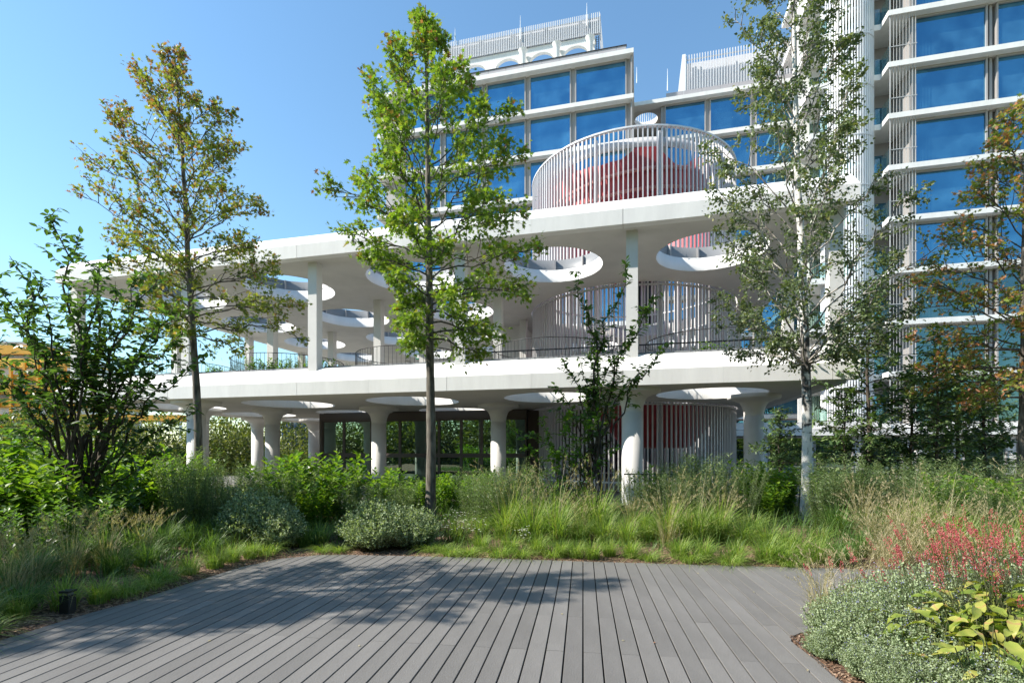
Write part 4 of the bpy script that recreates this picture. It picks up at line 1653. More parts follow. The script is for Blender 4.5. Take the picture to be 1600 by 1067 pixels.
def make_cherry(name, label, base, stems, leafm, lsize=.105, dens=1.0, twl=1.0, bright=0.0):
    """several arching stems with leaves set along them; stems = [(dx, dy, height, start height)]"""
    root = thing(name, label, 'small tree', base)
    tm, br, lf = TM(), TM(), TM()
    P0 = np.array([0, 0, -.1])
    main_top = max(s[2] for s in stems)
    first = True
    LP, LD, LV = [], [], []
    for dx, dy, h, z0 in stems:
        st = np.array([dx * .12 * (z0 > .3), dy * .12, z0 - (.1 if z0 < .05 else 0)])
        P = curve_pts(st, (dx, dy, h), (-dx * .06 / max(.5, abs(dx)), 0, .05), 12, .018)
        L = np.linalg.norm(P[-1] - P[0])
        rr_ = .011 * L ** .8
        (tm if z0 < .3 else br).tube(P, np.linspace(rr_, .004, 12), 7)
        nb = int(11 * L / 3)
        for j in range(nb):
            f = .36 + .64 * (j + rng.random()) / nb
            if z0 < .3 and P[int(f * 11)][2] < 1.0:
                continue
            q0 = at_poly(P, f)
            dv = rv(1)[0]
            dv[2] = abs(dv[2]) * .7 + .12
            dv /= np.linalg.norm(dv)
            sl = rng.uniform(.25, .95) * twl * (1.25 - f)
            Q = curve_pts(q0, q0 + dv * sl + np.array([0, 0, -.08 * sl]), (0, 0, .10), 6, .02)
            br.tube(Q, np.linspace(.007, .0025, 6), 4)
            nlv = max(5, int(sl / .036 * dens))
            for k in range(nlv):
                pc = at_poly(Q, (k + .5) / nlv)
                sd = 1 if k % 2 else -1
                out = np.cross(dv, [0, 0, 1.0]) * sd
                LP.append(pc + out * .015)
                LD.append(out * .8 + dv * .55 + rv(1)[0] * .35 + np.array([0, 0, -.35]))
                LV.append(rng.uniform(0, .75) + bright)
        for k in range(int(L / .055)):
            f = .45 + .55 * rng.random()
            LP.append(at_poly(P, f) + rv(1)[0] * .03)
            LD.append(rv(1)[0] + np.array([0, 0, .1]))
            LV.append(rng.uniform(0, .75) + bright)
    LP, LD, LV = np.array(LP), np.array(LD), np.clip(np.array(LV), 0, 1)
    n = len(LP)
    lf.leaves(T_OVATE, LP, LD, rv(n) * .5 + np.array([[0, 0, 1.0]]), lsize * rng.uniform(.7, 1.2, n), LV)
    obj('trunk', tm.mesh('trunk', M['bark_dark']), root, at=base)
    obj('branches', br.mesh('branches', M['bark_dark']), root, at=base)
    obj('crown', lf.mesh('crown', leafm), root, at=base)
    return root


Yc = 8.3


def stem_to(px, py, Y, base, dy=0.0, z0=0.0):
    return (gx(px, Y + dy) - base[0], dy, gz(py, Y + dy) - base[2], z0)


cb = (gx(130, Yc), Yc, bed_z(gx(130, Yc), Yc))
st = []
for px, py, dy, z0 in [(78, 335, .1, 0), (15, 400, -.4, 0), (125, 365, .5, 0), (180, 400, -.3, 0), (230, 430, .4, 0), (-10, 470, .5, 0), (60, 440, -.6, 0.9),
                       (270, 480, .2, 0.9), (150, 430, -.7, 0.8), (-40, 560, 0, .8), (275, 560, -.3, .9), (40, 520, -.8, .9), (200, 500, .8, .9), (100, 480, .9, 1.0),
                       (250, 620, .4, .8), (-20, 640, .3, .8), (30, 600, .7, .8), (215, 590, -.6, .8), (290, 700, .0, .7), (90, 560, -.3, 1.0), (160, 540, .2, 1.0),
                       (200, 690, -.4, .6), (60, 660, .2, .7), (310, 640, .1, .9), (255, 415, .3, .9), (295, 470, -.2, .9), (320, 560, .3, 1.0), (-20, 420, .4, .9),
                       (-50, 500, .1, .9), (20, 470, -.5, .9), (285, 520, -.5, .9), (180, 440, .6, .9), (235, 520, .1, 1.0), (-5, 590, -.6, .8)]:
    st.append(stem_to(px, py, Yc, cb, dy, z0))
make_cherry('dark_cherry_tree', 'multi-stemmed dark-leaved cherry at the left border beside the deck', cb, st, M['cherry_leaf'], .118, 1.0, 1.1)
Yd = 12.0
cb2 = (gx(925, Yd), Yd, bed_z(gx(925, Yd), Yd))
st = []
for px, py, dy, z0 in [(905, 420, 0, 0), (978, 405, .2, 0), (1030, 455, -.2, 0), (935, 520, .3, 0), (1045, 540, .1, 1.2), (1000, 500, -.3, 1.0), (880, 560, -.2, 1.0),
                       (865, 600, .3, 1.2), (960, 560, -.3, .9), (905, 560, .1, 1.0), (1010, 570, .3, 1.4), (820, 675, -.2, .8), (870, 640, .4, .8), (960, 640, .4, .8), (915, 650, -.4, .8),
                       (900, 700, 0, .5), (955, 690, 0, .5), (845, 740, .2, .3), (940, 600, .2, 1.2)]:
    st.append(stem_to(px, py, Yd, cb2, dy, z0))
make_cherry('young_cherry_tree', 'narrow young cherry with upright dark branches before the fin cage', cb2, st, M['cherry_leaf'], .135, 1.0, .85)


Yg = 11.3
cb3 = (gx(880, Yg), Yg, bed_z(gx(880, Yg), Yg))
st = [stem_to(px, py, Yg, cb3, dy, 0) for px, py, dy in [(800, 672, 0), (842, 655, .2), (885, 640, -.2), (935, 648, .1), (965, 700, .2), (860, 700, -.3), (905, 705, .3), (818, 735, .1), (940, 735, -.3)]]
make_cherry('bright_shrub', 'bright green drooping-leaved shrub at the foot of the narrow young cherry', cb3, st, M['broad_leaf'], .13, .9, .7)


def make_conifer_meshes(seed, H, Rb):
    tm, br, lf = TM(), TM(), TM()
    T = np.array([[0, 0, -.1], [.04, .02, H * .3], [0, .05, H * .6], [.03, 0, H * .8], [0, 0, H]])
    tm.tube(T, [.05, .04, .028, .016, .004], 7)
    LP, LD, LV = [], [], []
    nb = 84
    for i in range(nb):
        f = .10 + .88 * i / nb
        z = H * f
        a = i * 2.4 + rng.uniform(-.5, .5)
        L = Rb * (1 - f) ** .75 * rng.uniform(.35, 1.2) + .12
        p0 = at_poly(T, f)
        p1 = p0 + np.array([math.cos(a) * L, math.sin(a) * L, L * rng.uniform(-.15, .5)])
        P = curve_pts(p0, p1, (0, 0, rng.uniform(-.12, .12)), 6, .04)
        br.tube(P, np.linspace(.013, .003, 6), 4)
        n = int(L / .024)
        dv = (p1 - p0) / np.linalg.norm(p1 - p0)
        for k in range(n):
            ff = .1 + .9 * (k + .5) / n
            sd = 1 if k % 2 else -1
            out = np.cross(dv, [0, 0, 1.0]) * sd
            LP.append(at_poly(P, ff))
            LP[-1] = LP[-1] + rv(1)[0] * .05
            LD.append(out * .8 + dv * .7 + rv(1)[0] * .8 + np.array([0, 0, -.2]))
            LV.append(rng.uniform(0, 1))
    LP, LD, LV = np.array(LP), np.array(LD), np.array(LV)
    n = len(LP)
    lf.leaves(T_SPRAY, LP, LD, rv(n) * .5 + np.array([[0, 0, 1.0]]), .145 * rng.uniform(.5, 1.3, n), LV)
    return tm.mesh('trunk', M['bark_dark']), br.mesh('branches', M['bark_dark']), lf.mesh('crown', M['needle'])


con = [make_conifer_meshes(1, 4.6, 1.3), make_conifer_meshes(2, 3.8, 1.5)]
for i, (px, Y, sc_, v, lb) in enumerate([(1357, 13.2, 1.30, 0, 'slim dark conifer with a pointed tip right of the birch trunk'),
                                         (1322, 13.6, .86, 1, 'short conifer just right of the birch trunk under the slab end'),
                                         (1425, 13.4, 1.02, 1, 'bushy conifer left of the pale posts'),
                                         (1462, 12.4, .98, 0, 'conifer with a bare reddish stem before the pale post frame'),
                                         (1535, 13.6, 1.06, 1, 'spreading conifer left of the autumn oak trunk'),
                                         (1218, 13.9, .72, 1, 'small conifer left of the birch trunk'),
                                         (1500, 14.6, 1.15, 1, 'conifer standing furthest back among the firs at the right')]):
    X_ = gx(px, Y)
    t_ = thing('conifer_tree', lb, 'conifer', (X_, Y, 0.05), 'young conifers in front of the right wing')
    t_.rotation_euler = (0, 0, i * 1.3)
    t_.scale = (sc_, sc_, sc_)
    for nm, me in zip(('trunk', 'branches', 'crown'), con[v]):
        obj(nm, me, t_, local=True)


# distant bushes / trees behind the terrace
def bush_mesh(n, rx, rz, ls, mat, stems=True, tpl_=T_OVATE):
    tm = TM()
    c = rv(n) * (rng.random((n, 1)) ** (1 / 2.6))
    c[:, 2] = np.abs(c[:, 2])
    lump = 1 + .22 * np.sin(c[:, 0:1] * 7 + 1) * np.cos(c[:, 1:2] * 6) + .15 * np.sin(c[:, 2:3] * 9 + c[:, 0:1] * 4)
    P = c * lump * np.array([rx, rx, rz])
    tm.leaves(tpl_, P, c + rv(n) * .8, rv(n) * .6 + np.array([0, 0, 1.0]), ls * rng.uniform(.6, 1.2, n), rng.uniform(0, 1, n), 0)
    for k in range(10):
        a = rng.uniform(0, 6.28)
        e = np.array([math.cos(a) * rx * .5, math.sin(a) * rx * .5, rz * .7])
        tm.tube(curve_pts((0, 0, -.1), e, (0, 0, .05), 5), np.linspace(.03, .008, 5), 4, 1)
    return tm.mesh('bush', [mat, M['bark_dark']])


bb = [bush_mesh(5200, 2.6, 4.2, .24, M['bush_leaf']), bush_mesh(4500, 3.2, 3.4, .24, M['bush_leaf'])]
far_b = [(-60, 22, .85), (20, 21, .75), (75, 23, .75), (-110, 26, 1.0), (130, 22, .65), (30, 34, 1.0), (90, 30, .9), (165, 36, 1.05), (215, 32, .85), (262, 40, 1.1), (335, 36, 1.0), (372, 42, 1.3), (410, 44, 1.2), (455, 38, .75), (495, 46, 1.1), (548, 50, 1.2)]
ords = ['first', 'second', 'third', 'fourth', 'fifth', 'sixth', 'seventh', 'eighth', 'ninth', 'tenth', 'eleventh', 'twelfth', 'thirteenth', 'fourteenth', 'fifteenth',
        'sixteenth', 'seventeenth', 'eighteenth', 'nineteenth', 'twentieth', 'twenty-first', 'twenty-second', 'twenty-third', 'twenty-fourth', 'twenty-fifth',
        'twenty-sixth', 'twenty-seventh', 'twenty-eighth', 'twenty-ninth', 'thirtieth', 'thirty-first', 'thirty-second', 'thirty-third', 'thirty-fourth']
for i, (px, Y, sc_) in enumerate(far_b):
    o = obj('distant_bush', bb[i % 2], at=(gx(px, Y), Y, -.1), rot=i * 1.1, scale=sc_)
    tag(o, f'big pale green bush behind the terrace, {ords[i]} from the left', 'bush', 'bushes behind the terrace')

# trees outside the frame: one shades the deck, others stand behind the camera and show in the glass
for i, (src, x, y, sc_, rz_) in enumerate([(oak_left, -8.2, 5.0, .74, .6), (oak_mid, -10.4, 4.0, .70, 2.0), (oak_mid, -12, -12, 1.0, 1), (oak_left, -6.5, -14, 1.05, 2.2), (oak_mid, -1, -13, .95, 3.1),
                                           (oak_left, 4.5, -15, 1.0, 4.1), (oak_mid, 10, -13, 1.1, 5.0), (oak_left, 16, -15, 1.1, .2), (oak_mid, -18, -14, 1.1, .9),
                                           (oak_left, 22, -12, 1.1, 1.9), (birch, 7.5, -10, .8, .5), (birch, -4, -9, .75, .5)]):
    r_ = src.copy()
    COL.objects.link(r_)
    r_.location = (x, y, 0)
    r_.rotation_euler = (0, 0, rz_)
    if i > 1 and src is not birch:
        sc_ *= 1.85
    r_.scale = (sc_, sc_, sc_)
    r_['label'] = ['leafy young tree left of the deck outside the picture', 'leafy green tree left of the deck, farther from the camera'][i] if i < 2 else f'tree standing behind the camera, {["first", "second", "third", "fourth", "fifth", "sixth", "seventh", "eighth", "ninth", "tenth"][i - 2]} of those reflected in the glass'
    r_['group'] = 'trees outside the picture'
    for ch in src.children:
        c_ = ch.copy()
        COL.objects.link(c_)
        c_.parent = r_

for i in range(22):
    o = obj('reflected_bush', bb[i % 2], at=(-44 + 4.3 * i, -9.5 - (i % 3) * 2.2, -.1), rot=i * 1.7, scale=1.5 + .3 * (i % 4))
    tag(o, f'green bush standing behind the camera, {ords[i]} from the left', 'bush', 'bushes behind the camera')

# ------------------------------------------------------------------ small plants: prototypes
def grass_mesh(n, h, spread, wd, mat, lean=(.15, .9), straw=0, name='grass_tuft', strawh=1.3):
    tm = TM()
    a = rng.uniform(0, 6.283, n)
    r = spread * np.sqrt(rng.random(n))
    base = np.stack([r * np.cos(a), r * np.sin(a), np.full(n, -.02)], -1)
    az = a + rng.normal(size=n) * .7
    ln = rng.uniform(lean[0], lean[1], n) * (0.5 + r / spread)
    hh = h * rng.uniform(.55, 1.1, n)
    tm.blades(base, az, hh, ln, wd * rng.uniform(.6, 1.2, n), np.clip(rng.normal(.5, .25, n), 0, 1), 0, droop=.55)
    mats = [mat]
    if straw:
        m = straw
        a = rng.uniform(0, 6.283, m)
        b2 = np.stack([spread * .5 * np.cos(a), spread * .5 * np.sin(a), np.zeros(m)], -1)
        hh = h * strawh * rng.uniform(.8, 1.2, m)
        ln2 = rng.uniform(.1, .6, m)
        tm.blades(b2, a + rng.normal(size=m) * .5, hh, ln2, .0045, rng.uniform(0, 1, m), 1, droop=.4)
        # feathery heads
        az2 = a
        for k in range(m):
            d = np.array([math.cos(a[k]), math.sin(a[k]), 0])
            q = 10
            tt = rng.uniform(.78, 1.0, q)
            P = b2[k] + d * (ln2[k] * hh[k]) * (tt ** 2)[:, None]
            P[:, 2] += hh[k] * (tt - .4 * ln2[k] * tt ** 3)
            tm.leaves(T_NARROW, P, rv(q) * .5 + np.array([0, 0, .8]) + d * .4, rv(q), .05, rng.uniform(0, 1, q), 1)
        mats.append(M['straw'])
    return tm.mesh(name, mats)


G_FRESH = [grass_mesh(230, .52, .13, .009, M['grass'], name='grass_tuft') for _ in range(4)]
G_LOW = [grass_mesh(240, .32, .14, .007, M['grass'], lean=(.4, 1.5), name='low_tuft') for _ in range(3)]
G_DARK = [grass_mesh(240, .60, .15, .010, M['grass_dark'], name='dark_tuft') for _ in range(3)]
G_TALL = [grass_mesh(260, .85, .18, .010, M['grass'], straw=14, name='tall_tuft', strawh=1.25) for _ in range(3)]
G_STRAW = [grass_mesh(110, .55, .12, .006, M['straw'], lean=(.1, .9), straw=46, name='straw_tuft', strawh=1.45) for _ in range(3)]


def mound_mesh(nst, rx, h, ls, mat, lpst=36, flower=None, name='mound', template=T_SMALL, fl=6):
    """low domed plant made of many leafy upright stems"""
    tm = TM()
    Ps, Ds, Vs, FP, FD = [], [], [], [], []
    for i in range(nst):
        a = rng.uniform(0, 6.283)
        r = rx * math.sqrt(rng.random())
        hh = h * (1 - .5 * (r / rx) ** 2) * rng.uniform(.6, 1.3)
        b = np.array([r * .55 * math.cos(a), r * .55 * math.sin(a), 0])
        e = np.array([r * math.cos(a) + rng.normal() * .03, r * math.sin(a) + rng.normal() * .03, hh])
        t = rng.uniform(.15, 1, lpst)
        P = b * (1 - t[:, None]) + e * t[:, None]
        P[:, :2] += rng.normal(size=(lpst, 2)) * .012
        Ps.append(P)
        Ds.append(rv(lpst) + np.array([0, 0, .5]))
        Vs.append(np.clip(rng.uniform(0, .75, lpst) + .25 * t, 0, 1))
        tm.tube(np.array([b, e]), [.003, .0015], 3, 1)
        if flower is not None and rng.random() < .55:
            t2 = rng.uniform(.85, 1.12, fl)
            FP.append(b * (1 - t2[:, None]) + e * t2[:, None] + rng.normal(size=(fl, 3)) * .006)
            FD.append(rv(fl) + np.array([0, 0, .4]))
    P, D, Vv = np.concatenate(Ps), np.concatenate(Ds), np.concatenate(Vs)
    tm.leaves(template, P, D, rv(len(P)), ls * rng.uniform(.6, 1.3, len(P)), Vv, 0)
    mats = [mat, M['stem']]
    if flower is not None:
        FP, FD = np.concatenate(FP), np.concatenate(FD)
        tm.leaves(T_SMALL, FP, FD, rv(len(FP)), .014, rng.random(len(FP)), 2)
        mats.append(flower)
    return tm.mesh(name, mats)


CATM = [mound_mesh(400, .46, h_, .025, M['catmint'], 36, M['lilac'], 'catmint', fl=2) for h_ in (.50, .60, .43)]
CATM_BIG = [mound_mesh(520, .55, .62, .034, M['catmint'], 34, None, 'grey_shrub') for _ in range(2)]


def upright_mesh(nst, rx, h, leafl, mat, name, gap=.03, template=T_NARROW, lean=.25, top=None):
    tm = TM()
    Ps, Ds, Vs = [], [], []
    for i in range(nst):
        a = rng.uniform(0, 6.283)
        r = rx * math.sqrt(rng.random())
        hh = h * rng.uniform(.65, 1.1)
        b = np.array([r * .6 * math.cos(a), r * .6 * math.sin(a), -.02])
        e = b + np.array([math.cos(a) * lean * hh * r / rx, math.sin(a) * lean * hh * r / rx, hh]) + np.array([*rng.normal(size=2) * .05 * hh, 0])
        P = curve_pts(b, e, (0, 0, 0), 6, .012)
        tm.tube(P, np.linspace(.004, .0015, 6), 3, 1)
        m = int(hh / gap)
        for k in range(m):
            f = .12 + .88 * (k + rng.random()) / m
            Ps.append(at_poly(P, f))
            an = k * 2.4
            Ds.append(np.array([math.cos(an), math.sin(an), rng.uniform(.3, 1.0)]))
            Vs.append(min(1, rng.uniform(0, .7) + .3 * f))
    P, D = np.array(Ps), np.array(Ds)
    n = len(P)
    tm.leaves(template, P, D, rv(n) * .4 + np.array([0, 0, 1.0]), leafl * rng.uniform(.6, 1.2, n), np.array(Vs), 0)
    return tm.mesh(name, [mat, M['stem']])


WILL = [upright_mesh(46, .34, 1.15, .085, M['willowherb'], 'willowherb', .020) for _ in range(3)]
FEATH = [upright_mesh(60, .36, 1.05, .05, M['willowherb'], 'feathery', .012, lean=.35) for _ in range(2)]
BROAD = [upright_mesh(26, .42, 1.0, .125, M['broad_leaf'], 'broadleaf', .030, T_OVATE, .35) for _ in range(3)]
BROADD = [upright_mesh(26, .42, 1.0, .11, M['cherry_leaf'], 'dark_broadleaf', .030, T_OVATE, .35) for _ in range(2)]


def plant(me, name, px, Y, sc_, label, cat, group=None, X=None, dz=0.0):
    x = gx(px, Y) if X is None else X
    hz_ = sc_ * rnd.uniform(.92, 1.08)
    o = obj(name, me, at=(x, Y, bed_z(x, Y) + dz), rot=rnd.uniform(0, 6.28), scale=(sc_, sc_, hz_))
    return tag(o, label, cat, group)


# --- far bed, front row along the deck edge (px, offset behind the edge)
def far_edge_Y(px):
    for p, q in zip(deck_far[:-1], deck_far[1:]):
        for t in np.linspace(0, 1, 60):
            x, y = p[0] + (q[0] - p[0]) * t, p[1] + (q[1] - p[1]) * t
            if 800 + 800 * x / y >= px:
                return y
    return 6.6


def run(kind, items, tmpl, name, cat, group, meshes):
    for i, (px, Y, s_) in enumerate(items):
        plant(meshes[i % len(meshes)], name, px, Y, s_, tmpl.format(o=ords[i]), cat, group)


front = []
for px in (505, 530, 672, 690):
    front.append((px, 8.02, .8))
for px in [706, 733, 780, 815, 862, 1012, 1080, 1140, 1235]:
    front.append((px, far_edge_Y(px) + rnd.uniform(.10, .24), rnd.uniform(.85, 1.15)))
run('low', front, 'low arching green grass clump touching the far deck edge, {o} from the left', 'grass_clump', 'grass clump', 'low grass clumps at the far deck edge', G_LOW)
fr = []
for px, o_, s_ in [(752, .5, .75), (798, .45, .8), (840, .4, .8), (878, .3, .7), (900, .25, .75), (925, .22, .8), (952, .4, .7), (985, .35, .8), (1062, .35, .85), (1098, .3, .85), (1150, .3, .8), (1197, .28, .98), (1222, .25, .95), (1248, .5, 1.0), (1277, .30, .85)]:
    fr.append((px, far_edge_Y(px) + o_, s_))
run('fresh', fr, 'bright upright grass tuft near the far deck edge, {o} from the left', 'grass_tuft', 'grass tuft', 'bright grass tufts at the far deck edge', G_FRESH)
plant(G_DARK[0], 'grass_tuft', 1302, far_edge_Y(1302) + .2, .72, 'dark blue-green grass tuft at the deck edge below the birch', 'grass tuft')
plant(G_DARK[1], 'grass_tuft', 1318, far_edge_Y(1318) + .45, .7, 'second dark green grass tuft right of the birch base', 'grass tuft')
mid = []
for px, Y, s_ in [(500, 8.6, 1.0), (540, 8.9, .9), (715, 8.7, .95), (752, 9.0, 1.0), (790, 8.8, 1.05), (830, 8.6, 1.1), (868, 8.5, 1.1), (905, 8.6, 1.15), (945, 8.5, 1.15), (978, 8.3, 1.1), (1010, 8.6, 1.15),
                  (1045, 8.5, 1.1), (1085, 8.4, 1.05), (1120, 8.6, 1.1), (1160, 8.3, 1.1), (1200, 8.0, 1.1), (1228, 7.7, .85), (1000, 9.3, 1.2), (930, 9.2, 1.2), (865, 9.3, 1.2), (800, 9.5, 1.2), (1100, 9.2, 1.2),
                  (1175, 9.0, 1.15), (1283, 8.2, .8)]:
    mid.append((px, Y, s_))
run('mid', mid, 'knee-high arching green grass in the far bed, {o} as planted', 'tall_grass', 'tall grass', 'knee-high grasses of the far bed', G_FRESH + G_TALL)
sg = [(905, 8.9, .9), (985, 8.7, .8), (1040, 8.2, 1.0), (1130, 8.8, .95), (1350, 8.6, .95), (1395, 8.0, 1.0), (1430, 7.7, 1.0), (1370, 7.4, .95), (1410, 7.1, 1.0), (1345, 9.4, 1.2),
      (1455, 8.4, 1.0), (1385, 6.95, .85), (1440, 7.15, .9), (1545, 7.6, .95)]
mid2 = [(1310, 8.9, 1.2), (1340, 7.6, .9), (1365, 9.0, 1.2), (1420, 8.8, 1.2), (1470, 8.0, 1.1), (1500, 7.3, 1.0), (1530, 8.2, 1.1), (1570, 7.6, 1.1), (1600, 7.0, 1.0), (1480, 7.0, .9), (1560, 6.9, .9), (1620, 7.8, 1.2)]
run('mid2', mid2, 'green arching grass right of the birch, {o} as planted', 'tall_grass', 'tall grass', 'green grasses right of the birch', G_DARK + G_TALL)
run('straw', sg, 'straw-coloured feathery grass in the far bed, {o} from the left', 'straw_grass', 'straw grass', 'straw grasses of the far bed', G_STRAW)
# --- left bed along the curved edge
le = []
for i in range(15):
    t = i / 14
    k = t * (len(deck_left) - 4)
    a = int(k)
    p, q = deck_left[2 + min(a, 6)], deck_left[3 + min(a, 6)]
    x, y = p[0] + (q[0] - p[0]) * (k - a), p[1] + (q[1] - p[1]) * (k - a)
    if i in (3, 4):
        x -= .25
    le.append((x - .22 - rnd.uniform(0, .12), y + .12 + .12 * t, rnd.uniform(.75, 1.05)))
for i, (x, y, s_) in enumerate(le):
    plant((G_LOW + G_FRESH)[i % 7], 'edge_grass', 0, y, s_ * (1.1 if i % 7 < 3 else .82), f'green grass tuft along the curved left deck edge, {ords[i]} from the camera', 'grass tuft', 'grass tufts along the left deck edge', X=x)
lm = []
for px, Y, s_ in [(20, 5.6, 1.0), (60, 6.0, 1.0), (-20, 5.2, 1.0), (115, 6.6, .95), (160, 6.9, 1.0), (205, 7.2, 1.0), (250, 7.6, 1.0), (300, 8.1, 1.05), (345, 8.3, 1.0), (230, 6.8, .8), (180, 6.3, .8), (330, 7.7, .8),
                  (450, 8.6, .95), (480, 8.3, .8), (60, 5.9, .8), (35, 5.0, .7), (-40, 4.6, .8)]:
    lm.append((px, Y, s_))
run('leftgreen', lm, 'lush dark green grass in the left bed, {o} as planted', 'deep_green_grass', 'tall grass', 'dark green grasses of the left bed', G_DARK)
ls = [(15, 5.2, .95), (50, 5.6, 1.0), (110, 6.2, 1.0), (165, 6.5, .9), (225, 7.2, .85), (-30, 5.2, 1.0)]
run('leftstraw', ls, 'straw-coloured grass with fine seed heads in the left bed, {o} from the left', 'straw_grass', 'straw grass', 'straw grasses of the left bed', G_STRAW)
# --- grey mounds
plant(CATM_BIG[0], 'grey_shrub', 588, 8.30, 1.12, 'rounded grey-green shrub at the deck edge left of the middle oak trunk', 'shrub')
plant(CATM_BIG[1], 'grey_shrub', 640, 8.38, .95, 'grey-green shrub right beside the foot of the middle oak', 'shrub')
plant(CATM_BIG[1], 'grey_shrub', 405, 8.5, 1.15, 'grey-green shrub in the left bed behind the deck corner', 'shrub')
plant(CATM_BIG[0], 'grey_shrub', 435, 8.25, .85, 'smaller grey-green shrub at the bend of the deck edge', 'shrub')
plant(CATM_BIG[0], 'grey_shrub', 372, 9.3, 1.2, 'tall grey-green shrub deeper in the left bed', 'shrub')
# --- broad-leaved bright shrubs
bro = [(-15, 7.4, 1.25), (30, 8.2, 1.45), (75, 7.8, 1.3), (-40, 9.5, 1.7), (110, 9.4, 1.5), (20, 10.5, 1.7), (160, 9.9, 1.4), (200, 9.6, 1.25), (240, 10.4, 1.3), (90, 11.2, 1.7), (180, 11.8, 1.5), (440, 10.4, 1.2), (475, 10.8, 1.28),
       (520, 10.4, 1.3), (590, 10.5, 1.05), (615, 10.8, .8), (495, 9.7, .85), (1190, 11.4, 1.1), (1222, 11.6, 1.0), (1200, 10.4, .8), (1300, 10.8, .9), (1500, 8.9, .95),
       (1545, 9.6, 1.0), (1575, 9.0, .95), (700, 11.6, .85), (735, 12.0, .9)]
bro += [(265, 11.6, 1.1), (290, 12.2, 1.15), (225, 12.0, 1.2), (640, 11.4, .75), (665, 12.2, .8), (690, 12.8, .85), (720, 12.9, .8), (755, 12.6, .85), (620, 12.4, .95)]
ords += ['thirty-fifth', 'thirty-sixth', 'thirty-seventh', 'thirty-eighth', 'thirty-ninth', 'fortieth', 'forty-first', 'forty-second', 'forty-third', 'forty-fourth']
run('broad', bro, 'leafy bright green broad-leaved shrub in the beds, {o} as planted', 'broadleaf_shrub', 'shrub', 'bright broad-leaved shrubs', BROAD)
brd = [(130, 7.2, .85), (175, 8.2, .95), (60, 6.6, .75), (1020, 11.2, 1.05), (850, 11.0, .8), (880, 11.6, .85), (930, 10.8, .7), (1160, 12.0, 1.0), (1345, 11.5, .9), (1420, 11.0, .95)]
run('darkb', brd, 'dark-leaved broad shrub in the beds, {o} as planted', 'dark_shrub', 'shrub', 'dark broad-leaved shrubs', BROADD)
# --- tall narrow-leaved perennials
wi = [(545, 10.2, .9), (460, 9.8, .95), (560, 9.5, .75), (600, 9.9, .8), (430, 9.4, .9), (625, 9.6, .75), (285, 9.8, 1.15), (310, 10.4, 1.2), (345, 9.6, 1.15), (375, 10.2, 1.15), (400, 9.8, 1.0), (328, 8.9, 1.0), (290, 8.6, .95), (745, 10.0, 1.0), (775, 10.3, 1.12), (800, 9.9, 1.05), (760, 9.3, .9), (825, 10.6, 1.0),
      (1005, 10.4, 1.05), (1035, 10.0, 1.08), (1065, 10.6, 1.15), (1095, 10.1, 1.1), (1125, 10.5, 1.12), (1150, 10.0, 1.05), (1080, 9.6, .95), (1290, 9.8, 1.05), (1320, 10.3, 1.1), (1350, 10.0, 1.05), (1380, 10.4, 1.1),
      (1410, 9.8, 1.05), (1440, 10.2, 1.1), (1470, 9.6, 1.05), (1500, 10.2, 1.1), (1530, 9.8, 1.1), (1560, 10.4, 1.15), (1595, 9.8, 1.1), (1460, 8.9, .85), (1515, 8.6, .8), (1570, 8.3, .8)]
run('will', wi, 'tall grey-green narrow-leaved perennial, {o} as planted', 'narrowleaf_perennial', 'perennial', 'tall narrow-leaved perennials', WILL + FEATH)

# ground cover that fills the beds
tm = TM()
n = 26000
xs = rng.uniform(-13, 13, n * 2)
ys = rng.uniform(3.3, 13.6, n * 2)
ok = []
for x, y in zip(xs, ys):
    if not inside(DECK, x, y) and not (x > 2 and y < 6.2) and abs(x) < y * 1.15 + .5:
        e = edge_dist(x, y)
        if e > .42 + .35 * math.sin(x * 4) ** 2:
            ok.append((x, y, min(1, e / 1.5)))
    if len(ok) >= n:
        break
ok = np.array(ok)
n = len(ok)
base = np.stack([ok[:, 0], ok[:, 1], np.full(n, .0)], -1)
tm.blades(base, rng.uniform(0, 6.28, n), (.14 + .42 * ok[:, 2]) * rng.uniform(.5, 1.2, n), rng.uniform(.1, 1.0, n), .010, np.clip(rng.normal(.4, .3, n), 0, 1), 0, droop=.5)
o = obj('ground_cover_grass', tm.mesh('ground_cover_grass', [M['grass_dark']]))
o['kind'] = 'stuff'
o['label'] = 'green grass filling the planting beds'
# chips and twigs of mulch near the edges
tm = TM()
cp = []
while len(cp) < 5200:
    i = rnd.randrange(2, len(DECK) - 3)
    p, q = DECK[i], DECK[i + 1]
    t = rnd.random()
    x, y = p[0] + (q[0] - p[0]) * t, p[1] + (q[1] - p[1]) * t
    a = rnd.uniform(0, 6.28)
    r = abs(rnd.gauss(0, .28)) + .01
    x, y = x + r * math.cos(a), y + r * math.sin(a)
    if not inside(DECK, x, y) and x < 8:
        cp.append((x, y, bed_z(x, y) + .008))
cp = np.array(cp)
n = len(cp)
tm.leaves(T_SMALL, cp, rv(n) * np.array([1, 1, .25]), rv(n) * .4 + np.array([0, 0, 1.0]), rng.uniform(.012, .045, n), rng.random(n), 0, wid=.7)
chipm = leafmat('bark_chips', [(0, (.05, .028, .018)), (.5, (.16, .09, .055)), (1, (.38, .27, .19))], .05, .9)
o = obj('bark_chips', tm.mesh('bark_chips', [chipm]))
o['kind'] = 'stuff'

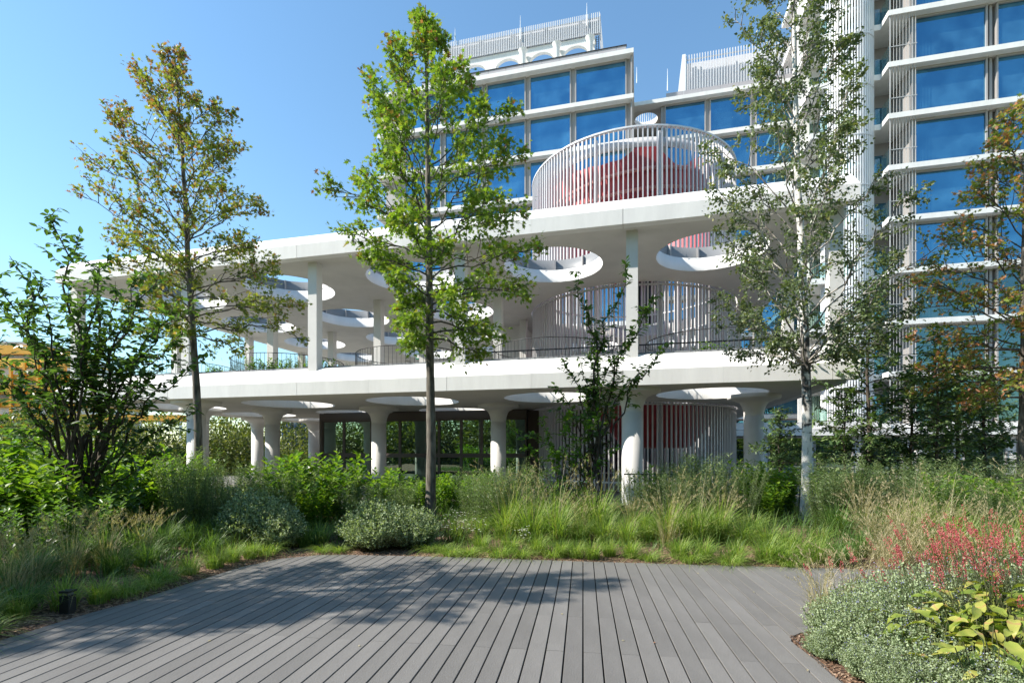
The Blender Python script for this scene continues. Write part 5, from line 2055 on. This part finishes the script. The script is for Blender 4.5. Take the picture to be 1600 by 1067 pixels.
# --- daisies
for i, (px, Y, s_) in enumerate([(700, 8.45, 1.0), (722, 8.65, 1.1), (742, 8.35, .9), (820, 8.05, .7)]):
    x = gx(px, Y)
    t_ = thing('daisy_clump', f'clump of small white daisies, {ords[i]} from the left, right of the middle oak', 'flowers', (x, Y, bed_z(x, Y)), 'white daisies')
    tm = TM()
    tm2 = TM()
    for k in range(26):
        a, r = rnd.uniform(0, 6.28), rnd.uniform(0, .18) * s_
        b = np.array([r * .5 * math.cos(a), r * .5 * math.sin(a), 0])
        h = rnd.uniform(.28, .52) * s_
        e = np.array([r * 1.4 * math.cos(a), r * 1.4 * math.sin(a), h])
        tm.tube(np.array([b, e]), [.0025, .0015], 3)
        m = 9
        an = np.arange(m) * 6.283 / m
        D = np.stack([np.cos(an), np.sin(an), np.full(m, .1)], -1)
        tm2.leaves(T_SMALL, np.repeat(e[None], m, 0), D, np.tile([0, 0, 1.0], (m, 1)) + .01, .018, .5)
    obj('stems', tm.mesh('stems', M['stem']), t_, at=(x, Y, bed_z(x, Y)))
    obj('petals', tm2.mesh('petals', M['daisy']), t_, at=(x, Y, bed_z(x, Y)), kind='stuff')

# --- right foreground island: catmint mounds
cm = [(2.72, 4.22, .78), (2.72, 3.85, .85), (2.75, 3.45, .9), (3.05, 4.45, .9), (3.15, 4.05, 1.0), (2.72, 3.15, .7), (3.5, 4.75, .95), (3.6, 4.4, .95), (2.45, 3.95, .5), (4.1, 4.95, .95),
      (4.15, 4.5, 1.0), (2.85, 3.0, .85), (4.6, 5.2, .9), (4.7, 4.7, .9), (2.62, 3.2, .65), (2.5, 3.55, .55), (2.48, 3.3, .5), (2.9, 3.95, .85), (3.3, 4.25, .85)]
for i, (x, y, s_) in enumerate(cm):
    plant(CATM[i % 3], 'catmint_plant', 0, y, s_ * .86, f'silvery catmint mound in the right foreground bed, {ords[i]} as planted', 'catmint', 'catmint mounds of the right bed', X=x)

# the bed goes on beyond the right border
for i in range(34):
    x, y = rnd.uniform(4.9, 9.5), rnd.uniform(2.0, 5.3)
    if x < y + .7:
        continue
    me, nm, ct = rnd.choice([(CATM[0], 'catmint_plant', 'catmint'), (G_DARK[0], 'tall_grass', 'tall grass'), (G_TALL[1], 'tall_grass', 'tall grass'), (G_STRAW[0], 'straw_grass', 'straw grass')])
    plant(me, nm, 0, y, 1.05, f'plant of the right bed outside the picture, {ords[i]} as planted', ct, 'plants beyond the right border', X=x)

# knotweed with large yellowing leaves and crimson spikes
bl_t = []
for cv in (0.0, .12, -.10):
    vv = [(0, 0, 0)]
    rows = 5
    V_ = []
    for j in range(rows + 1):
        f = j / rows
        wv_ = .235 * math.sin(math.pi * min(1, f * .93 + .07)) ** .8 * (1 - .25 * f)
        zc = -.55 * f * f * .35 + cv * math.sin(f * 3)
        V_ += [(-wv_, f, zc + .10 * wv_ * 3 + .04 * math.sin(j * 2.3)), (0, f, zc - .012), (wv_, f, zc + .10 * wv_ * 3 - .04 * math.sin(j * 2.9))]
    F_ = []
    for j in range(rows):
        a = 3 * j
        F_ += [(a, a + 1, a + 4), (a, a + 4, a + 3), (a + 1, a + 2, a + 5), (a + 1, a + 5, a + 4)]
    bl_t.append((V_, F_))


def bigleaf_mesh(i, v):
    V_, F_ = bl_t[i]
    me = bpy.data.meshes.new('big_leaf')
    me.from_pydata(V_, [], F_)
    me.materials.append(M['big_leaf'])
    at = me.attributes.new('var', 'FLOAT', 'POINT')
    at.data.foreach_set('value', [min(1, max(0, v + .6 * abs(p[0]) + .16 * math.sin(p[1] * 11 + v * 20) + (.35 if p[1] > .95 else 0))) for p in V_])
    me.polygons.foreach_set('use_smooth', [True] * len(F_))
    return me


BLM = [bigleaf_mesh(i, v) for i in range(3) for v in (.1, .3, .5, .8)]
kn = [(3.25, 3.62, .44, 36), (3.62, 3.85, .46, 36), (3.05, 3.30, .42, 34), (3.9, 4.1, .48, 30), (3.42, 3.48, .44, 34), (4.2, 4.35, .48, 24), (2.85, 3.02, .38, 30), (2.95, 3.62, .40, 16)]
klab = ['nearest the catmint at the lower right corner', 'with the widest yellow leaves near the right border', 'lowest in the right corner', 'behind the yellow leaves under the crimson spikes', 'at the right border between the spikes',
        'furthest back among the crimson spikes', 'lowest in front at the bottom border', 'smallest, half hidden in the catmint']
for i, (x, y, h, nleaf) in enumerate(kn):
    t_ = thing('knotweed_plant', f'knotweed with large yellow-green leaves, {klab[i]}', 'perennial', (x, y, 0), 'knotweed plants in the right corner')
    tm = TM()
    for k in range(nleaf):
        a = rnd.uniform(0, 6.28)
        r = rnd.uniform(.02, .30)
        hz_ = h * rnd.uniform(.45, 1.15)
        bp = (x + r * math.cos(a), y + r * math.sin(a), hz_)
        tm.tube(np.array([[r * .3 * math.cos(a), r * .3 * math.sin(a), -.02], [r * math.cos(a), r * math.sin(a), hz_]]), [.005, .003], 4)
        lo_ = obj('leaf', rnd.choice(BLM), t_, at=bp, scale=rnd.uniform(.09, .20))
        lo_.rotation_euler = (rnd.uniform(-.5, .6), rnd.uniform(-.6, .6), a - math.pi / 2)
    obj('stems', tm.mesh('stems', M['stem']), t_, at=(x, y, 0))
# spikes: each flowering stem clump is a plant
sp_c = []
for i in range(18):
    sp_c.append([(3.05, 4.75), (3.4, 4.45), (3.75, 4.65), (4.1, 4.75), (4.3, 4.4), (4.5, 4.85), (4.75, 5.0), (3.9, 4.25), (4.6, 4.5), (3.6, 4.05), (4.9, 5.25), (3.75, 3.72), (4.0, 4.05), (3.45, 3.72), (3.5, 4.25), (4.25, 4.2), (3.8, 4.2), (4.45, 4.3)][i])
for i, (x, y) in enumerate(sp_c):
    t_ = thing('crimson_spike_plant', f'clump of upright crimson flower spikes in the right bed, {ords[i]} as planted', 'flowers', (x, y, 0), 'crimson spike flowers of the right bed')
    st_, hd = TM(), []
    tall = 1.0 if i > 2 else .85
    for k in range(9 if i != 0 else 4):
        a, r = rnd.uniform(0, 6.28), rnd.uniform(.02, .2)
        h = rnd.uniform(.48, .88) * tall
        e = np.array([r * 1.5 * math.cos(a) + rnd.uniform(-.04, .04), r * 1.5 * math.sin(a), h])
        e[0] -= .22 * h
        b = np.array([r * .5 * math.cos(a), r * .5 * math.sin(a), 0])
        P = curve_pts(b, e, (0, 0, .03), 5, .015)
        st_.tube(P, np.linspace(.003, .002, 5), 3)
        q = 70
        L = rnd.uniform(.08, .19)
        dv = (e - P[-2])
        dv /= np.linalg.norm(dv)
        tt = rng.random(q)
        an = rng.uniform(0, 6.28, q)
        rr = .009 * np.sin(np.pi * (.12 + .85 * tt)) + .0015
        PP = e + dv * (tt * L)[:, None] + np.stack([np.cos(an) * rr, np.sin(an) * rr, 0 * an], -1)
        hm = TM()
        hm.leaves(T_SMALL, PP, np.stack([np.cos(an), np.sin(an), .9 + 0 * an], -1), rv(q), .011, rng.random(q))
        hd.append(hm)
    obj('stems', st_.mesh('stems', M['stem']), t_, at=(x, y, 0))
    for hm in hd:
        obj('flower_spike', hm.mesh('flower_spike', M['spike']), t_, at=(x, y, 0))
isg = [(3.0, 5.0, .75), (3.5, 5.2, .85), (4.0, 5.4, .9), (2.85, 4.75, .6), (4.6, 5.5, .9), (5.1, 5.6, .9), (5.3, 5.2, .95)]
for i, (x, y, s_) in enumerate(isg):
    plant(G_STRAW[i % 3], 'straw_grass', 0, y, s_, f'airy straw grass behind the catmint in the right bed, {ords[i]} as planted', 'straw grass', 'straw grasses of the right bed', X=x)

# ------------------------------------------------------------------ plants on the terrace edge
for i, (s, d, sc_, v) in enumerate([(-15.6, 1.5, .8, 0), (-14.6, 1.6, .9, 1), (-13.6, 1.5, .95, 2), (-12.8, 1.6, .9, 0), (-12.0, 1.4, .85, 1), (-11.4, 1.6, .9, 2), (-9.9, 1.3, .55, 1), (-8.9, 1.3, .3, 0),
                                   (-7.9, 1.3, .32, 1), (-7.0, 1.3, .34, 2), (-6.2, 1.3, .28, 0), (-4.4, 1.3, .32, 2), (-3.4, 1.3, .35, 1), (-2.2, 1.4, .5, 0), (-1.2, 1.3, .42, 1), (1.3, 1.3, .4, 0), (2.3, 1.5, .75, 2),
                                   (3.2, 1.3, .5, 1), (4.1, 1.3, .48, 0), (4.8, 1.3, .4, 2)]):
    me = (BROAD if v != 1 else WILL)[v % 3]
    o = obj('planter_shrub', me, at=B(s, d, Z1 + .56), rot=i * .9, scale=(sc_ * 1.1, sc_ * 1.1, sc_))
    tag(o, f'green planting along the terrace edge, {ords[i]} from the left', 'plant', 'plants along the terrace edge')

# ------------------------------------------------------------------ bollard lamp, fence, fallen leaves
bx_, by_ = gx(106, 5.0) + .0, 5.0
bo = thing('bollard_lamp', 'small square black bollard lamp in the left bed by the deck', 'bollard lamp', (bx_, by_, -.03))
mb = MB()
mb.box(-.045, .045, -.045, .045, -.03, .175)
obj('body', mb.mesh('bollard_body', M['black']), bo, at=(bx_, by_, 0))
mb = MB()
mb.box(-.048, .048, -.048, .048, .202, .222)
obj('cap', mb.mesh('bollard_cap', M['black']), bo, at=(bx_, by_, 0))
mb = MB()
mb.box(-.03, .03, -.03, .03, .176, .201)
obj('lens', mb.mesh('bollard_lens', M['upstand']), bo, at=(bx_, by_, 0))

fe = thing('low_fence', 'low black fence of thin upright bars behind the far bed', 'fence', (gx(1100, 12.6), 12.6, 0))
fy = lambda px: 12.9 - (px - 960) * .0016
X0, X1 = gx(975, fy(975)), gx(1560, fy(1560))
q = X0
picket = MB()
picket.box(-.008, .008, -.008, .008, 0, .98)
pk_me = picket.mesh('picket', M['black'])
xs_ = []
while q < X1:
    t = (q - X0) / (X1 - X0)
    yy = fy(975) + (fy(1560) - fy(975)) * t
    obj('picket', pk_me, fe, at=(q, yy, 0))
    q += .13
mb = MB()
for z in (.98, .12):
    mb.poly([(X0, fy(975) - .02, z), (X1, fy(1560) - .02, z), (X1, fy(1560) + .02, z), (X0, fy(975) + .02, z),
             (X0, fy(975) - .02, z + .03), (X1, fy(1560) - .02, z + .03), (X1, fy(1560) + .02, z + .03), (X0, fy(975) + .02, z + .03)],
            [(0, 3, 2, 1), (4, 5, 6, 7), (0, 1, 5, 4), (1, 2, 6, 5), (2, 3, 7, 6), (3, 0, 4, 7)])
obj('rail', mb.mesh('rail', M['black']), fe)

for i, (px, py, c, lb) in enumerate([(640, 930, .3, 'tan leaf lying in the dappled shade on the deck'), (560, 1010, .9, 'curled pale leaf on the lower left planks'), (880, 960, .5, 'thin yellow leaf near the middle of the deck'), (1180, 925, .4, 'dry leaf on the sunny planks below the birch'), (330, 1000, .7, 'straw-coloured leaf on the left planks'), (450, 890, .2, 'brown leaf at the back left corner of the deck'), (971, 1001, .8, 'pale fallen leaf on the deck right of the middle'), (1022, 1005, 1.0, 'tiny reddish leaf in a deck joint'), (1092, 896, .7, 'small pale leaf near the far deck edge'),
                                     (801, 901, .6, 'tiny leaf on the shaded far planks'), (1262, 1046, .7, 'dry leaf on the planks beside the catmint')]):
    x, y = ground_pt(px, py)
    tm = TM()
    tm.leaves(T_OVATE, np.array([[0, 0, .006]]), np.array([[1, .4, 0.05]]), np.array([[.1, .2, 1.0]]), .045 if i == 0 else .03, c)
    o = obj('fallen_leaf', tm.mesh('fallen_leaf', [M['straw'] if c < 1 else M['pin_leaf']]), at=(x, y, 0), rot=i)
    tag(o, lb, 'leaf')
